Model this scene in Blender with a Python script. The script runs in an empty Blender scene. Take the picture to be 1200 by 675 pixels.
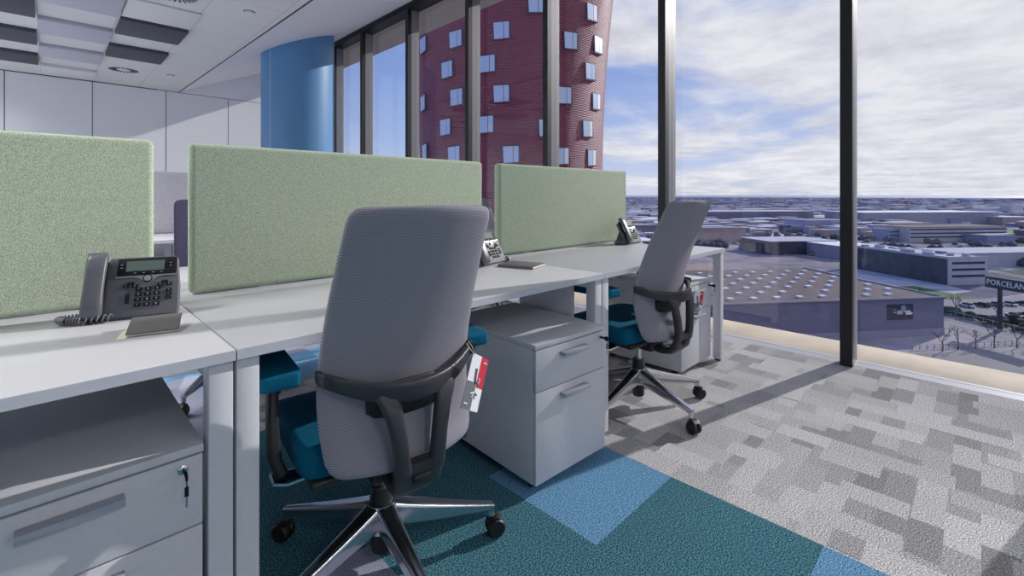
import bpy, bmesh, math, random
from mathutils import Vector, Matrix, Euler
random.seed(11)
SC = bpy.context.scene
COL = SC.collection
R = math.radians

# ------------------------------------------------------------------ helpers
def lin(c):
    return tuple(((v/255)/12.92 if v/255 <= .04045 else ((v/255+.055)/1.055)**2.4) for v in c) + (1,)

def mat(name, rgb, rough=.5, metal=0., spec=.5, fuzz=None, bump=None, coat=0.):
    """principled; fuzz=(scale, amount) speckles the colour, bump=(scale, strength)"""
    m = bpy.data.materials.new(name); m.use_nodes = True
    nt = m.node_tree; b = nt.nodes['Principled BSDF']
    b.inputs['Base Color'].default_value = lin(rgb)
    b.inputs['Roughness'].default_value = rough
    b.inputs['Metallic'].default_value = metal
    b.inputs['Specular IOR Level'].default_value = spec
    b.inputs['Coat Weight'].default_value = coat
    tc = nt.nodes.new('ShaderNodeTexCoord')
    sc_, am = fuzz if fuzz else (60, .03)
    n = nt.nodes.new('ShaderNodeTexNoise'); n.inputs['Scale'].default_value = sc_; n.inputs['Detail'].default_value = 3
    nt.links.new(tc.outputs['Object'], n.inputs['Vector'])
    mr = nt.nodes.new('ShaderNodeMapRange'); mr.inputs[1].default_value = .3; mr.inputs[2].default_value = .7
    mr.inputs[3].default_value = 1-am; mr.inputs[4].default_value = 1+am
    nt.links.new(n.outputs['Fac'], mr.inputs[0])
    mx = nt.nodes.new('ShaderNodeVectorMath'); mx.operation = 'SCALE'; mx.inputs[0].default_value = lin(rgb)[:3]
    nt.links.new(mr.outputs[0], mx.inputs['Scale']); nt.links.new(mx.outputs[0], b.inputs['Base Color'])
    if bump:
        n2 = nt.nodes.new('ShaderNodeTexNoise'); n2.inputs['Scale'].default_value = bump[0]; n2.inputs['Detail'].default_value = 4
        nt.links.new(tc.outputs['Object'], n2.inputs['Vector'])
        bp = nt.nodes.new('ShaderNodeBump'); bp.inputs['Strength'].default_value = bump[1]; bp.inputs['Distance'].default_value = .002
        nt.links.new(n2.outputs['Fac'], bp.inputs['Height']); nt.links.new(bp.outputs[0], b.inputs['Normal'])
    return m

class MB:
    def __init__(s): s.v = []; s.f = []; s.m = []; s.M = Matrix()
    def add(s, vs, fs, mi=0):
        o = len(s.v); s.v += [s.M @ Vector(p) for p in vs]
        s.f += [[i+o for i in f] for f in fs]; s.m += [mi]*len(fs); return s
    def box(s, a, b, mi=0):
        (x0,y0,z0),(x1,y1,z1) = a, b
        return s.add([(x0,y0,z0),(x1,y0,z0),(x1,y1,z0),(x0,y1,z0),(x0,y0,z1),(x1,y0,z1),(x1,y1,z1),(x0,y1,z1)],
                     [(0,3,2,1),(4,5,6,7),(0,1,5,4),(1,2,6,5),(2,3,7,6),(3,0,4,7)], mi)
    def loft(s, rings, mi=0, caps=True, close=True):
        n = len(rings[0]); vs = [p for r in rings for p in r]; fs = []
        for i in range(len(rings)-1):
            for j in range(n if close else n-1):
                k = (j+1) % n
                fs.append((i*n+j, i*n+k, (i+1)*n+k, (i+1)*n+j))
        if caps: fs += [tuple(reversed(range(n))), tuple(range((len(rings)-1)*n, len(rings)*n))]
        return s.add(vs, fs, mi)
    def lathe(s, prof, c=(0,0,0), seg=24, axis='z', mi=0):
        rings = []
        for r, h in prof:
            ring = []
            for k in range(seg):
                t = 2*math.pi*k/seg; x, y = r*math.cos(t), r*math.sin(t)
                p = {'z': (x,y,h), 'x': (h,x,y), 'y': (y,h,x)}[axis]
                ring.append((p[0]+c[0], p[1]+c[1], p[2]+c[2]))
            rings.append(ring)
        return s.loft(rings, mi)
    def tube(s, pts, r, seg=10, mi=0):
        pts = [Vector(p) for p in pts]; rings = []; up = None
        for i, p in enumerate(pts):
            t = (pts[min(i+1,len(pts)-1)] - pts[max(i-1,0)]).normalized()
            if up is None: up = Vector((0,0,1)) if abs(t.z) < .9 else Vector((1,0,0))
            a = t.cross(up).normalized(); b_ = a.cross(t).normalized(); up = b_
            rr = r[i] if isinstance(r, (list,tuple)) else r
            rings.append([p + a*rr*math.cos(2*math.pi*k/seg) + b_*rr*math.sin(2*math.pi*k/seg) for k in range(seg)])
        return s.loft(rings, mi)
    def bar(s, pts, secs, side=(1,0,0), mi=0, ex=4):
        """swept rounded-rectangle bar; secs = (width along side, thickness) per point"""
        pts = [Vector(p) for p in pts]; rings = []; n = 16
        for i, p in enumerate(pts):
            t = (pts[min(i+1,len(pts)-1)] - pts[max(i-1,0)]).normalized()
            sd = Vector(side) if not isinstance(side, list) else Vector(side[i])
            sd = (sd - t*sd.dot(t)).normalized(); nn = t.cross(sd).normalized(); w, h = secs[i]
            ring = []
            for k in range(n):
                a = 2*math.pi*(k+.5)/n; c, q = math.cos(a), math.sin(a)
                ring.append(p + sd*(w/2)*math.copysign(abs(c)**(2/ex), c) + nn*(h/2)*math.copysign(abs(q)**(2/ex), q))
            rings.append(ring)
        return s.loft(rings, mi)
    def prism(s, poly, z0, z1, mi=0):
        n = len(poly); vs = [(x,y,z0) for x,y in poly] + [(x,y,z1) for x,y in poly]
        return s.add(vs, [tuple(reversed(range(n))), tuple(range(n,2*n))] + [(i,(i+1)%n,n+(i+1)%n,n+i) for i in range(n)], mi)
    def build(s, name, mats, parent=None, bevel=0, seg=2, smooth=False, sub=0, loc=None, angle=40):
        me = bpy.data.meshes.new(name); me.from_pydata([tuple(p) for p in s.v], [], s.f)
        if not isinstance(mats, (list,tuple)): mats = [mats]
        for m in mats: me.materials.append(m)
        for p, i in zip(me.polygons, s.m): p.material_index = i
        bm = bmesh.new(); bm.from_mesh(me); bmesh.ops.recalc_face_normals(bm, faces=bm.faces)
        if bevel:
            ed = [e for e in bm.edges if len(e.link_faces) == 2 and e.calc_face_angle(0) > R(30)]
            bmesh.ops.bevel(bm, geom=ed, offset=bevel, segments=seg, affect='EDGES', profile=.5, clamp_overlap=True)
        if smooth or bevel:
            for f in bm.faces: f.smooth = True
            for e in bm.edges: e.smooth = not (len(e.link_faces) == 2 and e.calc_face_angle(0) > R(angle))
        bm.to_mesh(me); bm.free()
        o = bpy.data.objects.new(name, me); COL.objects.link(o)
        if parent: o.parent = parent
        if loc is not None: o.location = loc
        if sub:
            md = o.modifiers.new('sub', 'SUBSURF'); md.levels = sub; md.render_levels = sub
        return o

def tag(o, label=None, cat=None, group=None, kind=None):
    if label: o['label'] = label
    if cat: o['category'] = cat
    if group: o['group'] = group
    if kind: o['kind'] = kind
    return o
def empty(name, loc=(0,0,0), rz=0, label=None, cat=None, group=None):
    o = bpy.data.objects.new(name, None); COL.objects.link(o); o.empty_display_size = .05
    o.location = loc; o.rotation_euler = (0,0,rz); return tag(o, label, cat, group)
KIDS = {}
def copy_tree(o, parent=None):
    c = o.copy(); COL.objects.link(c)
    if parent: c.parent = parent
    for ch in list(o.children): copy_tree(ch, c)
    return c
def struct(mb, name, m, **k): return tag(mb.build(name, m, **k), kind='structure')

def text_geo(body, size, extrude=.0004):
    cu = bpy.data.curves.new('t', 'FONT'); cu.body = body; cu.size = size; cu.extrude = extrude
    cu.align_x = 'CENTER'; cu.align_y = 'CENTER'; cu.resolution_u = 2
    ob = bpy.data.objects.new('t', cu); COL.objects.link(ob)
    dg = bpy.context.evaluated_depsgraph_get(); me = ob.evaluated_get(dg).to_mesh()
    vs = [tuple(v.co) for v in me.vertices]; fs = [tuple(p.vertices) for p in me.polygons]
    ob.evaluated_get(dg).to_mesh_clear(); bpy.data.objects.remove(ob); bpy.data.curves.remove(cu)
    return vs, fs

# ------------------------------------------------------------------ materials
M = {}
M['desk'] = mat('desk_laminate', (196,195,199), .38, fuzz=(9,.015))
M['edge'] = mat('desk_edge', (198,198,206), .45)
M['steel'] = mat('powder_coated_steel', (208,207,211), .45)
M['cab'] = mat('cabinet_steel', (204,203,207), .5)
M['alu'] = mat('polished_aluminium', (205,205,208), .16, 1)
M['satin'] = mat('satin_handle', (158,160,172), .5, .1)
M['black'] = mat('black_plastic', (30,30,33), .45, bump=(400,.2))
M['spine'] = mat('charcoal_plastic', (50,50,56), .42, bump=(500,.25))
M['rubber'] = mat('caster_rubber', (22,22,24), .5)
M['teal'] = mat('teal_wool', (6,92,122), .9, spec=.15, fuzz=(420,.22), bump=(500,.5))
M['phone'] = mat('phone_grey', (96,96,104), .55, bump=(700,.15))
M['handset'] = mat('handset_grey', (98,98,106), .4)
M['bezel'] = mat('phone_bezel', (28,28,32), .6, spec=.25)
M['silver'] = mat('phone_silver', (170,172,176), .35, .5)
M['lcd'] = mat('phone_screen', (98,112,106), .6, spec=.2)
M['key'] = mat('key_black', (26,26,30), .7, spec=.2)
M['print'] = mat('white_print', (200,200,200), .9, spec=0)
M['cord'] = mat('bagged_cord', (110,112,120), .25)
M['cordblack'] = mat('cord_black', (30,30,32), .4)
M['paper'] = mat('cream_paper', (226,216,196), .8)
M['nbgrey'] = mat('notebook_cover', (104,100,99), .7, fuzz=(300,.08))
M['tagred'] = mat('tag_red', (205,40,62), .45)
M['tagwhite'] = mat('tag_white', (232,232,234), .45)
M['taggrey'] = mat('tag_grey', (110,112,118), .45)
M['string'] = mat('tag_string', (225,220,205), .8)
M['felt_grey'] = mat('grey_felt', (196,193,202), .95, spec=.1, fuzz=(220,.2))
M['back_shade'] = mat('back_in_shade', (70,68,92), .9, spec=.1, fuzz=(300,.1))  # dark navy tone stands in for shade on a mesh back
M['wall'] = mat('wall_paint', (222,222,226), .7, fuzz=(2,.01))
M['joint'] = mat('joint_dark', (60,60,66), .8)
M['ceil'] = mat('ceiling_tile', (205,204,203), .85, fuzz=(300,.03))
M['soffit'] = mat('soffit_paint', (226,225,229), .7)
M['ceildark'] = mat('ceiling_tile_dark', (76,74,84), .85, fuzz=(300,.05))
M['ceillav'] = mat('ceiling_tile_lavender', (176,174,184), .85, fuzz=(300,.03))
M['column'] = mat('column_blue', (92,140,186), .4, fuzz=(3,.02))
M['mull'] = mat('mullion_dark', (26,26,29), .45)
M['mullside'] = mat('mullion_metal', (132,130,134), .5, .1)
M['sill'] = mat('sill_metal', (178,178,186), .45)
M['ledge'] = mat('ledge_stone', (200,186,164), .85, fuzz=(4,.12))
M['eave'] = mat('eave_cladding', (168,160,150), .8)

def felt_green():
    m = mat('green_felt', (146,163,142), .95, spec=.1)
    nt = m.node_tree; b = nt.nodes['Principled BSDF']
    tc = nt.nodes.new('ShaderNodeTexCoord')
    n = nt.nodes.new('ShaderNodeTexNoise'); n.inputs['Scale'].default_value = 330; n.inputs['Detail'].default_value = 3; n.inputs['Roughness'].default_value = .7
    nt.links.new(tc.outputs['Object'], n.inputs['Vector'])
    r = nt.nodes.new('ShaderNodeValToRGB'); e = r.color_ramp.elements
    e[0].position = .32; e[0].color = lin((138,152,130)); e[1].position = .70; e[1].color = lin((220,228,204))
    k = e.new(.5); k.color = lin((182,195,170))
    nt.links.new(n.outputs['Fac'], r.inputs[0]); nt.links.new(r.outputs[0], b.inputs['Base Color'])
    bp = nt.nodes.new('ShaderNodeBump'); bp.inputs['Strength'].default_value = .5; bp.inputs['Distance'].default_value = .002
    nt.links.new(n.outputs['Fac'], bp.inputs['Height']); nt.links.new(bp.outputs[0], b.inputs['Normal'])
    return m
M['felt'] = felt_green()

def mesh_fabric():
    """knitted chair mesh: rows of light threads with small dark holes between"""
    m = mat('chair_mesh', (120,118,128), .75, spec=.2)
    nt = m.node_tree; b = nt.nodes['Principled BSDF']
    tc = nt.nodes.new('ShaderNodeTexCoord')
    mp = nt.nodes.new('ShaderNodeMapping'); mp.inputs['Scale'].default_value = (1/.0055, 1, 1/.0038)
    nt.links.new(tc.outputs['Object'], mp.inputs['Vector'])
    sep = nt.nodes.new('ShaderNodeSeparateXYZ'); nt.links.new(mp.outputs[0], sep.inputs[0])
    def math_(op, a, b_=None):
        q = nt.nodes.new('ShaderNodeMath'); q.operation = op
        for i, v in enumerate((a, b_)):
            if v is None: continue
            if hasattr(v, 'links'): nt.links.new(v, q.inputs[i])
            else: q.inputs[i].default_value = v
        return q.outputs[0]
    row = math_('FLOOR', sep.outputs['Z'])
    off = math_('MULTIPLY', math_('MODULO', row, 2.), .5)
    fx = math_('ABSOLUTE', math_('SUBTRACT', math_('FRACT', math_('ADD', math_('ADD', sep.outputs['X'], 400.), off)), .5))
    fz = math_('ABSOLUTE', math_('SUBTRACT', math_('FRACT', sep.outputs['Z']), .5))
    d = math_('SQRT', math_('ADD', math_('MULTIPLY', fx, fx), math_('MULTIPLY', fz, fz)))
    r = nt.nodes.new('ShaderNodeValToRGB'); e = r.color_ramp.elements
    e[0].position = .2; e[0].color = lin((84,82,93)); e[1].position = .42; e[1].color = lin((184,180,190))
    nt.links.new(d, r.inputs[0]); nt.links.new(r.outputs[0], b.inputs['Base Color'])
    bp = nt.nodes.new('ShaderNodeBump'); bp.inputs['Strength'].default_value = .5; bp.inputs['Distance'].default_value = .001
    nt.links.new(d, bp.inputs['Height']); nt.links.new(bp.outputs[0], b.inputs['Normal'])
    tr = nt.nodes.new('ShaderNodeBsdfTranslucent'); tr.inputs[0].default_value = lin((140,138,148))
    mx = nt.nodes.new('ShaderNodeMixShader'); mx.inputs[0].default_value = .22
    out = nt.nodes['Material Output']
    nt.links.new(b.outputs[0], mx.inputs[1]); nt.links.new(tr.outputs[0], mx.inputs[2]); nt.links.new(mx.outputs[0], out.inputs[0])
    return m
M['mesh'] = mesh_fabric()

def carpet(name, c0, c1, c2, scale=240):
    m = mat(name, c1, .97, spec=.05)
    nt = m.node_tree; b = nt.nodes['Principled BSDF']
    tc = nt.nodes.new('ShaderNodeTexCoord')
    n = nt.nodes.new('ShaderNodeTexNoise'); n.inputs['Scale'].default_value = scale; n.inputs['Detail'].default_value = 3; n.inputs['Roughness'].default_value = .75
    nt.links.new(tc.outputs['Object'], n.inputs['Vector'])
    r = nt.nodes.new('ShaderNodeValToRGB'); e = r.color_ramp.elements
    e[0].position = .38; e[0].color = lin(c0); e[1].position = .64; e[1].color = lin(c2); k = e.new(.5); k.color = lin(c1)
    nt.links.new(n.outputs['Fac'], r.inputs[0]); nt.links.new(r.outputs[0], b.inputs['Base Color'])
    bp = nt.nodes.new('ShaderNodeBump'); bp.inputs['Strength'].default_value = .35; bp.inputs['Distance'].default_value = .002
    nt.links.new(n.outputs['Fac'], bp.inputs['Height']); nt.links.new(bp.outputs[0], b.inputs['Normal'])
    return m, nt, b, r, tc
M['c_teal'] = carpet('carpet_teal', (10,40,58), (46,94,112), (128,176,182), 230)[0]
M['c_blue'] = carpet('carpet_blue', (34,76,116), (84,134,172), (168,210,234), 230)[0]
M['c_lav'] = carpet('carpet_lavender', (104,108,128), (146,150,170), (190,194,210))[0]
def carpet_grey():
    m, nt, b, r, tc = carpet('carpet_grey', (92,89,90), (182,179,180), (255,253,252), 230)
    L = nt.links
    # overlapping random rectangles in several greys
    def cell(sx, sy, ox, oy, stag):
        mp = nt.nodes.new('ShaderNodeMapping'); mp.inputs['Scale'].default_value = (sx, sy, 1); mp.inputs['Location'].default_value = (ox, oy, 0)
        L.new(tc.outputs['Object'], mp.inputs['Vector'])
        sp = nt.nodes.new('ShaderNodeSeparateXYZ'); L.new(mp.outputs[0], sp.inputs[0])
        fl = nt.nodes.new('ShaderNodeMath'); fl.operation = 'FLOOR'; L.new(sp.outputs[stag], fl.inputs[0])
        wn = nt.nodes.new('ShaderNodeTexWhiteNoise'); wn.noise_dimensions = '1D'; L.new(fl.outputs[0], wn.inputs['W'])
        ad = nt.nodes.new('ShaderNodeMath'); ad.operation = 'ADD'; L.new(sp.outputs[1-stag], ad.inputs[0]); L.new(wn.outputs['Value'], ad.inputs[1])
        f2 = nt.nodes.new('ShaderNodeMath'); f2.operation = 'FLOOR'; L.new(ad.outputs[0], f2.inputs[0])
        cb = nt.nodes.new('ShaderNodeCombineXYZ'); L.new(fl.outputs[0], cb.inputs[0]); L.new(f2.outputs[0], cb.inputs[1])
        w2 = nt.nodes.new('ShaderNodeTexWhiteNoise'); w2.noise_dimensions = '2D'; L.new(cb.outputs[0], w2.inputs['Vector'])
        return w2.outputs['Value'], w2.outputs['Color']
    a, ac = cell(1/.21, 1/.085, 0, 0, 1)
    c, cc = cell(1/.11, 1/.20, .4, .3, 0)
    s2 = nt.nodes.new('ShaderNodeSeparateColor'); L.new(cc, s2.inputs[0])
    gt = nt.nodes.new('ShaderNodeMath'); gt.operation = 'GREATER_THAN'; gt.inputs[1].default_value = .6; L.new(s2.outputs[0], gt.inputs[0])
    mx = nt.nodes.new('ShaderNodeMix'); L.new(gt.outputs[0], mx.inputs[0]); L.new(a, mx.inputs[2]); L.new(c, mx.inputs[3])
    rr = nt.nodes.new('ShaderNodeMapRange'); rr.inputs[3].default_value = .50; rr.inputs[4].default_value = 1.08; L.new(mx.outputs[0], rr.inputs[0])
    vm = nt.nodes.new('ShaderNodeVectorMath'); vm.operation = 'SCALE'; L.new(r.outputs[0], vm.inputs[0]); L.new(rr.outputs[0], vm.inputs['Scale'])
    L.new(vm.outputs[0], b.inputs['Base Color'])
    return m
M['c_grey'] = carpet_grey()

def glass():
    m = bpy.data.materials.new('window_glass'); m.use_nodes = True; nt = m.node_tree; nt.nodes.clear()
    o = nt.nodes.new('ShaderNodeOutputMaterial'); t = nt.nodes.new('ShaderNodeBsdfTransparent'); t.inputs[0].default_value = (.95,.955,.975,1)
    g = nt.nodes.new('ShaderNodeBsdfGlossy'); g.inputs['Roughness'].default_value = 0; f = nt.nodes.new('ShaderNodeFresnel'); f.inputs[0].default_value = 1.45
    ge = nt.nodes.new('ShaderNodeNewGeometry'); mr = nt.nodes.new('ShaderNodeMapRange'); mr.inputs[3].default_value = 1.45; mr.inputs[4].default_value = 1/1.45
    nt.links.new(ge.outputs['Backfacing'], mr.inputs[0]); nt.links.new(mr.outputs[0], f.inputs[0])
    mx = nt.nodes.new('ShaderNodeMixShader')
    nt.links.new(f.outputs[0], mx.inputs[0]); nt.links.new(t.outputs[0], mx.inputs[1]); nt.links.new(g.outputs[0], mx.inputs[2]); nt.links.new(mx.outputs[0], o.inputs[0])
    return m
M['glass'] = glass()

# ------------------------------------------------------------------ room shell
H = 1.09
FX = 3.60                     # inner face of the facade mullions
YB = 10.5                     # back wall
YF = -5.0                     # wall behind the camera
XL = -6.0
ZC = 3.0

def floor():
    mb = MB(); X0 = 1.71; Y0 = -.155
    mb.add([(X0,YF,0),(3.66,YF,0),(3.66,YB,0),(X0,YB,0)], [(0,1,2,3)], 0)
    blue = {(-1,2),(-1,0),(-3,7),(-2,6),(-1,6)}
    lav = {(-3,2),(-3,6),(-3,7),(-4,6),(-4,7),(-2,8)}
    ix = 1
    for i in range(-16, 0):
        for j in range(-10, 22):
            x0 = X0 + i*.5; x1 = x0+.5; y0 = Y0 + j*.5; y1 = min(y0+.5, YB)
            if y0 < YF-.5 or y0 >= YB: continue
            k = 1
            if (i,j) in blue: k = 2
            elif (i,j) in lav: k = 3
            elif j >= 5: k = random.choice((0,0,3,3,2))
            mb.add([(x0,max(y0,YF),0),(x1,max(y0,YF),0),(x1,y1,0),(x0,y1,0)], [(0,1,2,3)], k)
    mb.add([(XL,YF,-.25),(3.66,YF,-.25),(3.66,YB,-.25),(XL,YB,-.25)], [(0,1,2,3)], 0)
    return struct(mb, 'floor', [M['c_grey'], M['c_teal'], M['c_blue'], M['c_lav']])
floor()

struct(MB().box((3.66,YF,-.25),(3.79,YB,0)), 'trim_1', M['sill'])
tag(MB().box((3.79,YF,-.6),(4.22,YB,-.005)).build('trim_2', M['ledge'], bevel=.004), kind='structure')
struct(MB().box((3.79,YF,3.72),(4.36,YB,4.1)), 'trim_3', M['eave'])

# back wall: panels with dark joints
def panels():
    struct(MB().box((XL,YB+.012,-.25),(4.3,YB+.2,4.2)), 'wall_back', M['joint'])
    mb = MB(); xs = [-6.47+k for k in range(0,11)]
    for x in xs: mb.box((max(x,XL)+.006, YB, 0), (min(x+1, 3.6)-.006, YB+.012, 2.985))
    mb.box((1.4, YB, 2.995), (3.6, YB+.012, 4.1))
    tag(mb.build('wall_panelling', M['wall']), kind='structure')
panels()
struct(MB().box((XL-.2,YF,-.25),(XL,YB,4.2)), 'wall_left', M['wall'])
struct(MB().box((XL-.2,YF-.2,-.25),(4.3,YF,0)).box((XL-.2,YF-.2,3.0),(4.3,YF,4.2)), 'wall_front', M['wall'])
for k in range(8):  # mullions of the added glazing behind the camera
    x = XL + 1.3*k
    tag(MB().box((x,YF-.18,0),(x+.065,YF,3.0)).build('mullion', M['mull'], bevel=.002), kind='structure')
struct(MB().box((XL,YF-.10,0),(3.6,YF-.088,3.0)), 'window_front_added', M['glass'])  # glazing added out of view so sky light reaches the camera-side faces
struct(MB().box((XL,YB-.012,0),(3.6,YB,.08)), 'baseboard_back', M['joint'])

# grid ceiling with joints
def edge_x(y): return 1.73 + .0177*(YB-y)
def ceil_mat():
    m = M['ceil']; nt = m.node_tree; b = nt.nodes['Principled BSDF']; src = b.inputs['Base Color'].links[0].from_socket
    tc = nt.nodes.new('ShaderNodeTexCoord'); sp = nt.nodes.new('ShaderNodeSeparateXYZ'); nt.links.new(tc.outputs['Object'], sp.inputs[0])
    outs = []
    for ax, pitch, off in ((0,.61,.08),(1,.63,-7.04)):
        q = nt.nodes.new('ShaderNodeMath'); q.operation='ADD'; nt.links.new(sp.outputs[ax], q.inputs[0]); q.inputs[1].default_value = off + pitch*40
        d = nt.nodes.new('ShaderNodeMath'); d.operation='DIVIDE'; nt.links.new(q.outputs[0], d.inputs[0]); d.inputs[1].default_value = pitch
        f = nt.nodes.new('ShaderNodeMath'); f.operation='FRACT'; nt.links.new(d.outputs[0], f.inputs[0])
        g = nt.nodes.new('ShaderNodeMath'); g.operation='LESS_THAN'; nt.links.new(f.outputs[0], g.inputs[0]); g.inputs[1].default_value = .008
        outs.append(g.outputs[0])
    mxm = nt.nodes.new('ShaderNodeMath'); mxm.operation='MAXIMUM'; nt.links.new(outs[0], mxm.inputs[0]); nt.links.new(outs[1], mxm.inputs[1])
    mx = nt.nodes.new('ShaderNodeMix'); mx.data_type='RGBA'; nt.links.new(mxm.outputs[0], mx.inputs[0]); nt.links.new(src, mx.inputs[6]); mx.inputs[7].default_value = lin((150,150,154))
    nt.links.new(mx.outputs[2], b.inputs['Base Color'])
M['ceilplain'] = mat('ceiling_tile_plain', (205,204,203), .85, fuzz=(300,.03))
ceil_mat()
struct(MB().prism([(XL,YF),(edge_x(YF),YF),(edge_x(YB),YB),(XL,YB)], ZC, 4.15), 'ceiling', M['ceil'])
sb = MB()
sb.add([(edge_x(YF)+.012,YF,ZC+.012),(3.52,YF,3.76),(3.52,YB,3.76),(edge_x(YB)+.012,YB,ZC+.012),
        (edge_x(YF)+.012,YF,4.15),(3.52,YF,4.15),(3.52,YB,4.15),(edge_x(YB)+.012,YB,4.15)],
       [(0,3,2,1),(4,5,6,7),(0,1,5,4),(1,2,6,5),(2,3,7,6),(3,0,4,7)])
struct(sb, 'ceiling_slope', M['soffit'])
struct(MB().box((3.52,YF,3.80),(3.80,YB,4.15)), 'trim_4', M['soffit'])
gap = MB()
gap.add([(edge_x(YF)-.008,YF,ZC-.004),(edge_x(YF)+.008,YF,ZC-.004),(edge_x(YB)+.008,YB,ZC-.004),(edge_x(YB)-.008,YB,ZC-.004),
         (edge_x(YF)-.008,YF,ZC+.03),(edge_x(YF)+.008,YF,ZC+.03),(edge_x(YB)+.008,YB,ZC+.03),(edge_x(YB)-.008,YB,ZC+.03)],
        [(0,3,2,1),(4,5,6,7),(0,1,5,4),(1,2,6,5),(2,3,7,6),(3,0,4,7)])
struct(gap, 'trim_5', M['mull'])

# facade
MY = [8.19,7.121,5.768,4.43,3.173,1.898,.64,-.64,-1.91,-3.18,-4.45]
def facade():
    struct(MB().box((FX,YF,3.72),(3.79,YB,3.80)), 'trim_6', M['mull'])
    for k, y in enumerate(MY):
        mb = MB(); mb.box((FX, y-.066, 0), (FX+.06, y, 3.72), 0)
        mb.box((FX+.055, y-.062, 0), (3.79, y-.004, 3.72), 1)
        tag(mb.build('mullion', [M['mull'], M['mullside']]), kind='structure')
    ys = [YB] + MY + [YF]
    for k in range(len(ys)-1):
        a = ys[k+1]; b_ = ys[k] - (.066 if k else 0)
        if b_ - a < .05: continue
        struct(MB().box((3.745, a, .0), (3.757, b_, 3.72)), 'window_%d' % (k+1), M['glass'])
facade()

# round structural columns
def column(x, y, r, label):
    t = empty('round_column', (x,y,0), 0, label, 'column')
    MB().lathe([(r,0),(r,3.30),(r,3.9)], seg=72).build('shaft', M['column'], t, smooth=True)
    s = MB(); a = R(225); 
    s.box((r-.002,-.004,0),(r+.003,.004,3.7)); o = s.build('seam', M['edge'], t); o.rotation_euler = (0,0,math.atan2(-y,-x)+R(-46))
    return t
column(2.77, 7.5, .52, 'round blue painted column by the windows at the back of the room')
column(3.15, -.62, .30, 'round blue painted column beside the window line near the viewer')

# dropped ceiling tiles
def ctile(x0, y0, m, label, drop=.045, group=None, cat='ceiling tile'):
    mb = MB().box((x0+.004,y0+.004,ZC-drop),(x0+.606,y0+.622,ZC-.0005))
    tag(mb.build('ceiling_tile', M[m], bevel=.002), label, cat, group)
CX0 = [-.08-.61, -.08, .53, 1.145]
for j, w in ((4,'second'),(6,'third'),(8,'nearest the back wall')):
    pass
yy = lambda k: 7.04 + .63*k
ctile(.545, yy(-1)+.03, 'ceildark', 'dark grey dropped ceiling tile right of the pale ones, the nearer of two')
ctile(.54, yy(1), 'ceildark', 'dark grey dropped ceiling tile right of the pale ones, the farther of two')
ctile(-.70, yy(-1), 'ceildark', 'dark grey ceiling tile in the leftmost column, nearest the viewer')
ctile(-.70, yy(1), 'ceildark', 'dark grey ceiling tile in the leftmost column, middle of three')
ctile(-.70, yy(3), 'ceildark', 'dark grey ceiling tile in the leftmost column, closest to the back wall')
ctile(-.08, yy(0), 'ceillav', 'pale lavender dropped ceiling tile, second from the viewer')
ctile(-.08, yy(2), 'ceillav', 'pale lavender dropped ceiling tile, third from the viewer')
ctile(-.08, yy(-2), 'ceillav', 'pale lavender dropped ceiling tile at the top edge of the photo')
ctile(-.08, yy(4), 'ceilplain', 'light dropped ceiling tile closest to the back wall')
ctile(.545, yy(-2), 'ceilplain', 'light grey dropped ceiling tile behind the round vent at the top', drop=.02)
def vent(x, y, label):
    t = empty('ceiling_vent', (x,y,ZC), 0, label, 'air vent')
    MB().lathe([(.0,-.004),(.2,-.004),(.215,0)], seg=40).build('vent_plate', M['ceilplain'], t, smooth=True)
    for k in range(24):
        a = 2*math.pi*k/24
        b_ = MB(); b_.M = Matrix.Rotation(a,4,'Z'); b_.add([(.085,-.006,-.0075),(.18,.012,-.0075),(.18,.034,-.0075),(.085,.006,-.0075),(.085,-.006,-.003),(.18,.012,-.003),(.18,.034,-.003),(.085,.006,-.003)],
              [(0,3,2,1),(4,5,6,7),(0,1,5,4),(1,2,6,5),(2,3,7,6),(3,0,4,7)])
        b_.build('vent_slot', M['ceildark'], t)
    MB().lathe([(.0,-.012),(.05,-.012),(.06,-.004)], seg=24).build('vent_hub', M['ceilplain'], t, smooth=True)
vent(.86, 5.42, 'round white swirl air vent at the top edge of the ceiling')
vent(.82, 9.22, 'round white swirl air vent in the ceiling near the back wall')
def detector(x, y, label):
    t = empty('smoke_detector', (x,y,ZC), 0, label, 'smoke detector')
    MB().lathe([(.02,-.022),(.045,-.018),(.05,0)], seg=24).build('detector_cover', M['ceilplain'], t, smooth=True)
    MB().lathe([(.053,-.005),(.056,-.0001)], seg=24).build('detector_base', M['joint'], t, smooth=True)
detector(1.49, 5.38, 'small round white detector on the ceiling near the sloping edge')
detector(1.39, 9.12, 'small round white detector on the ceiling close to the back wall')

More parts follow.
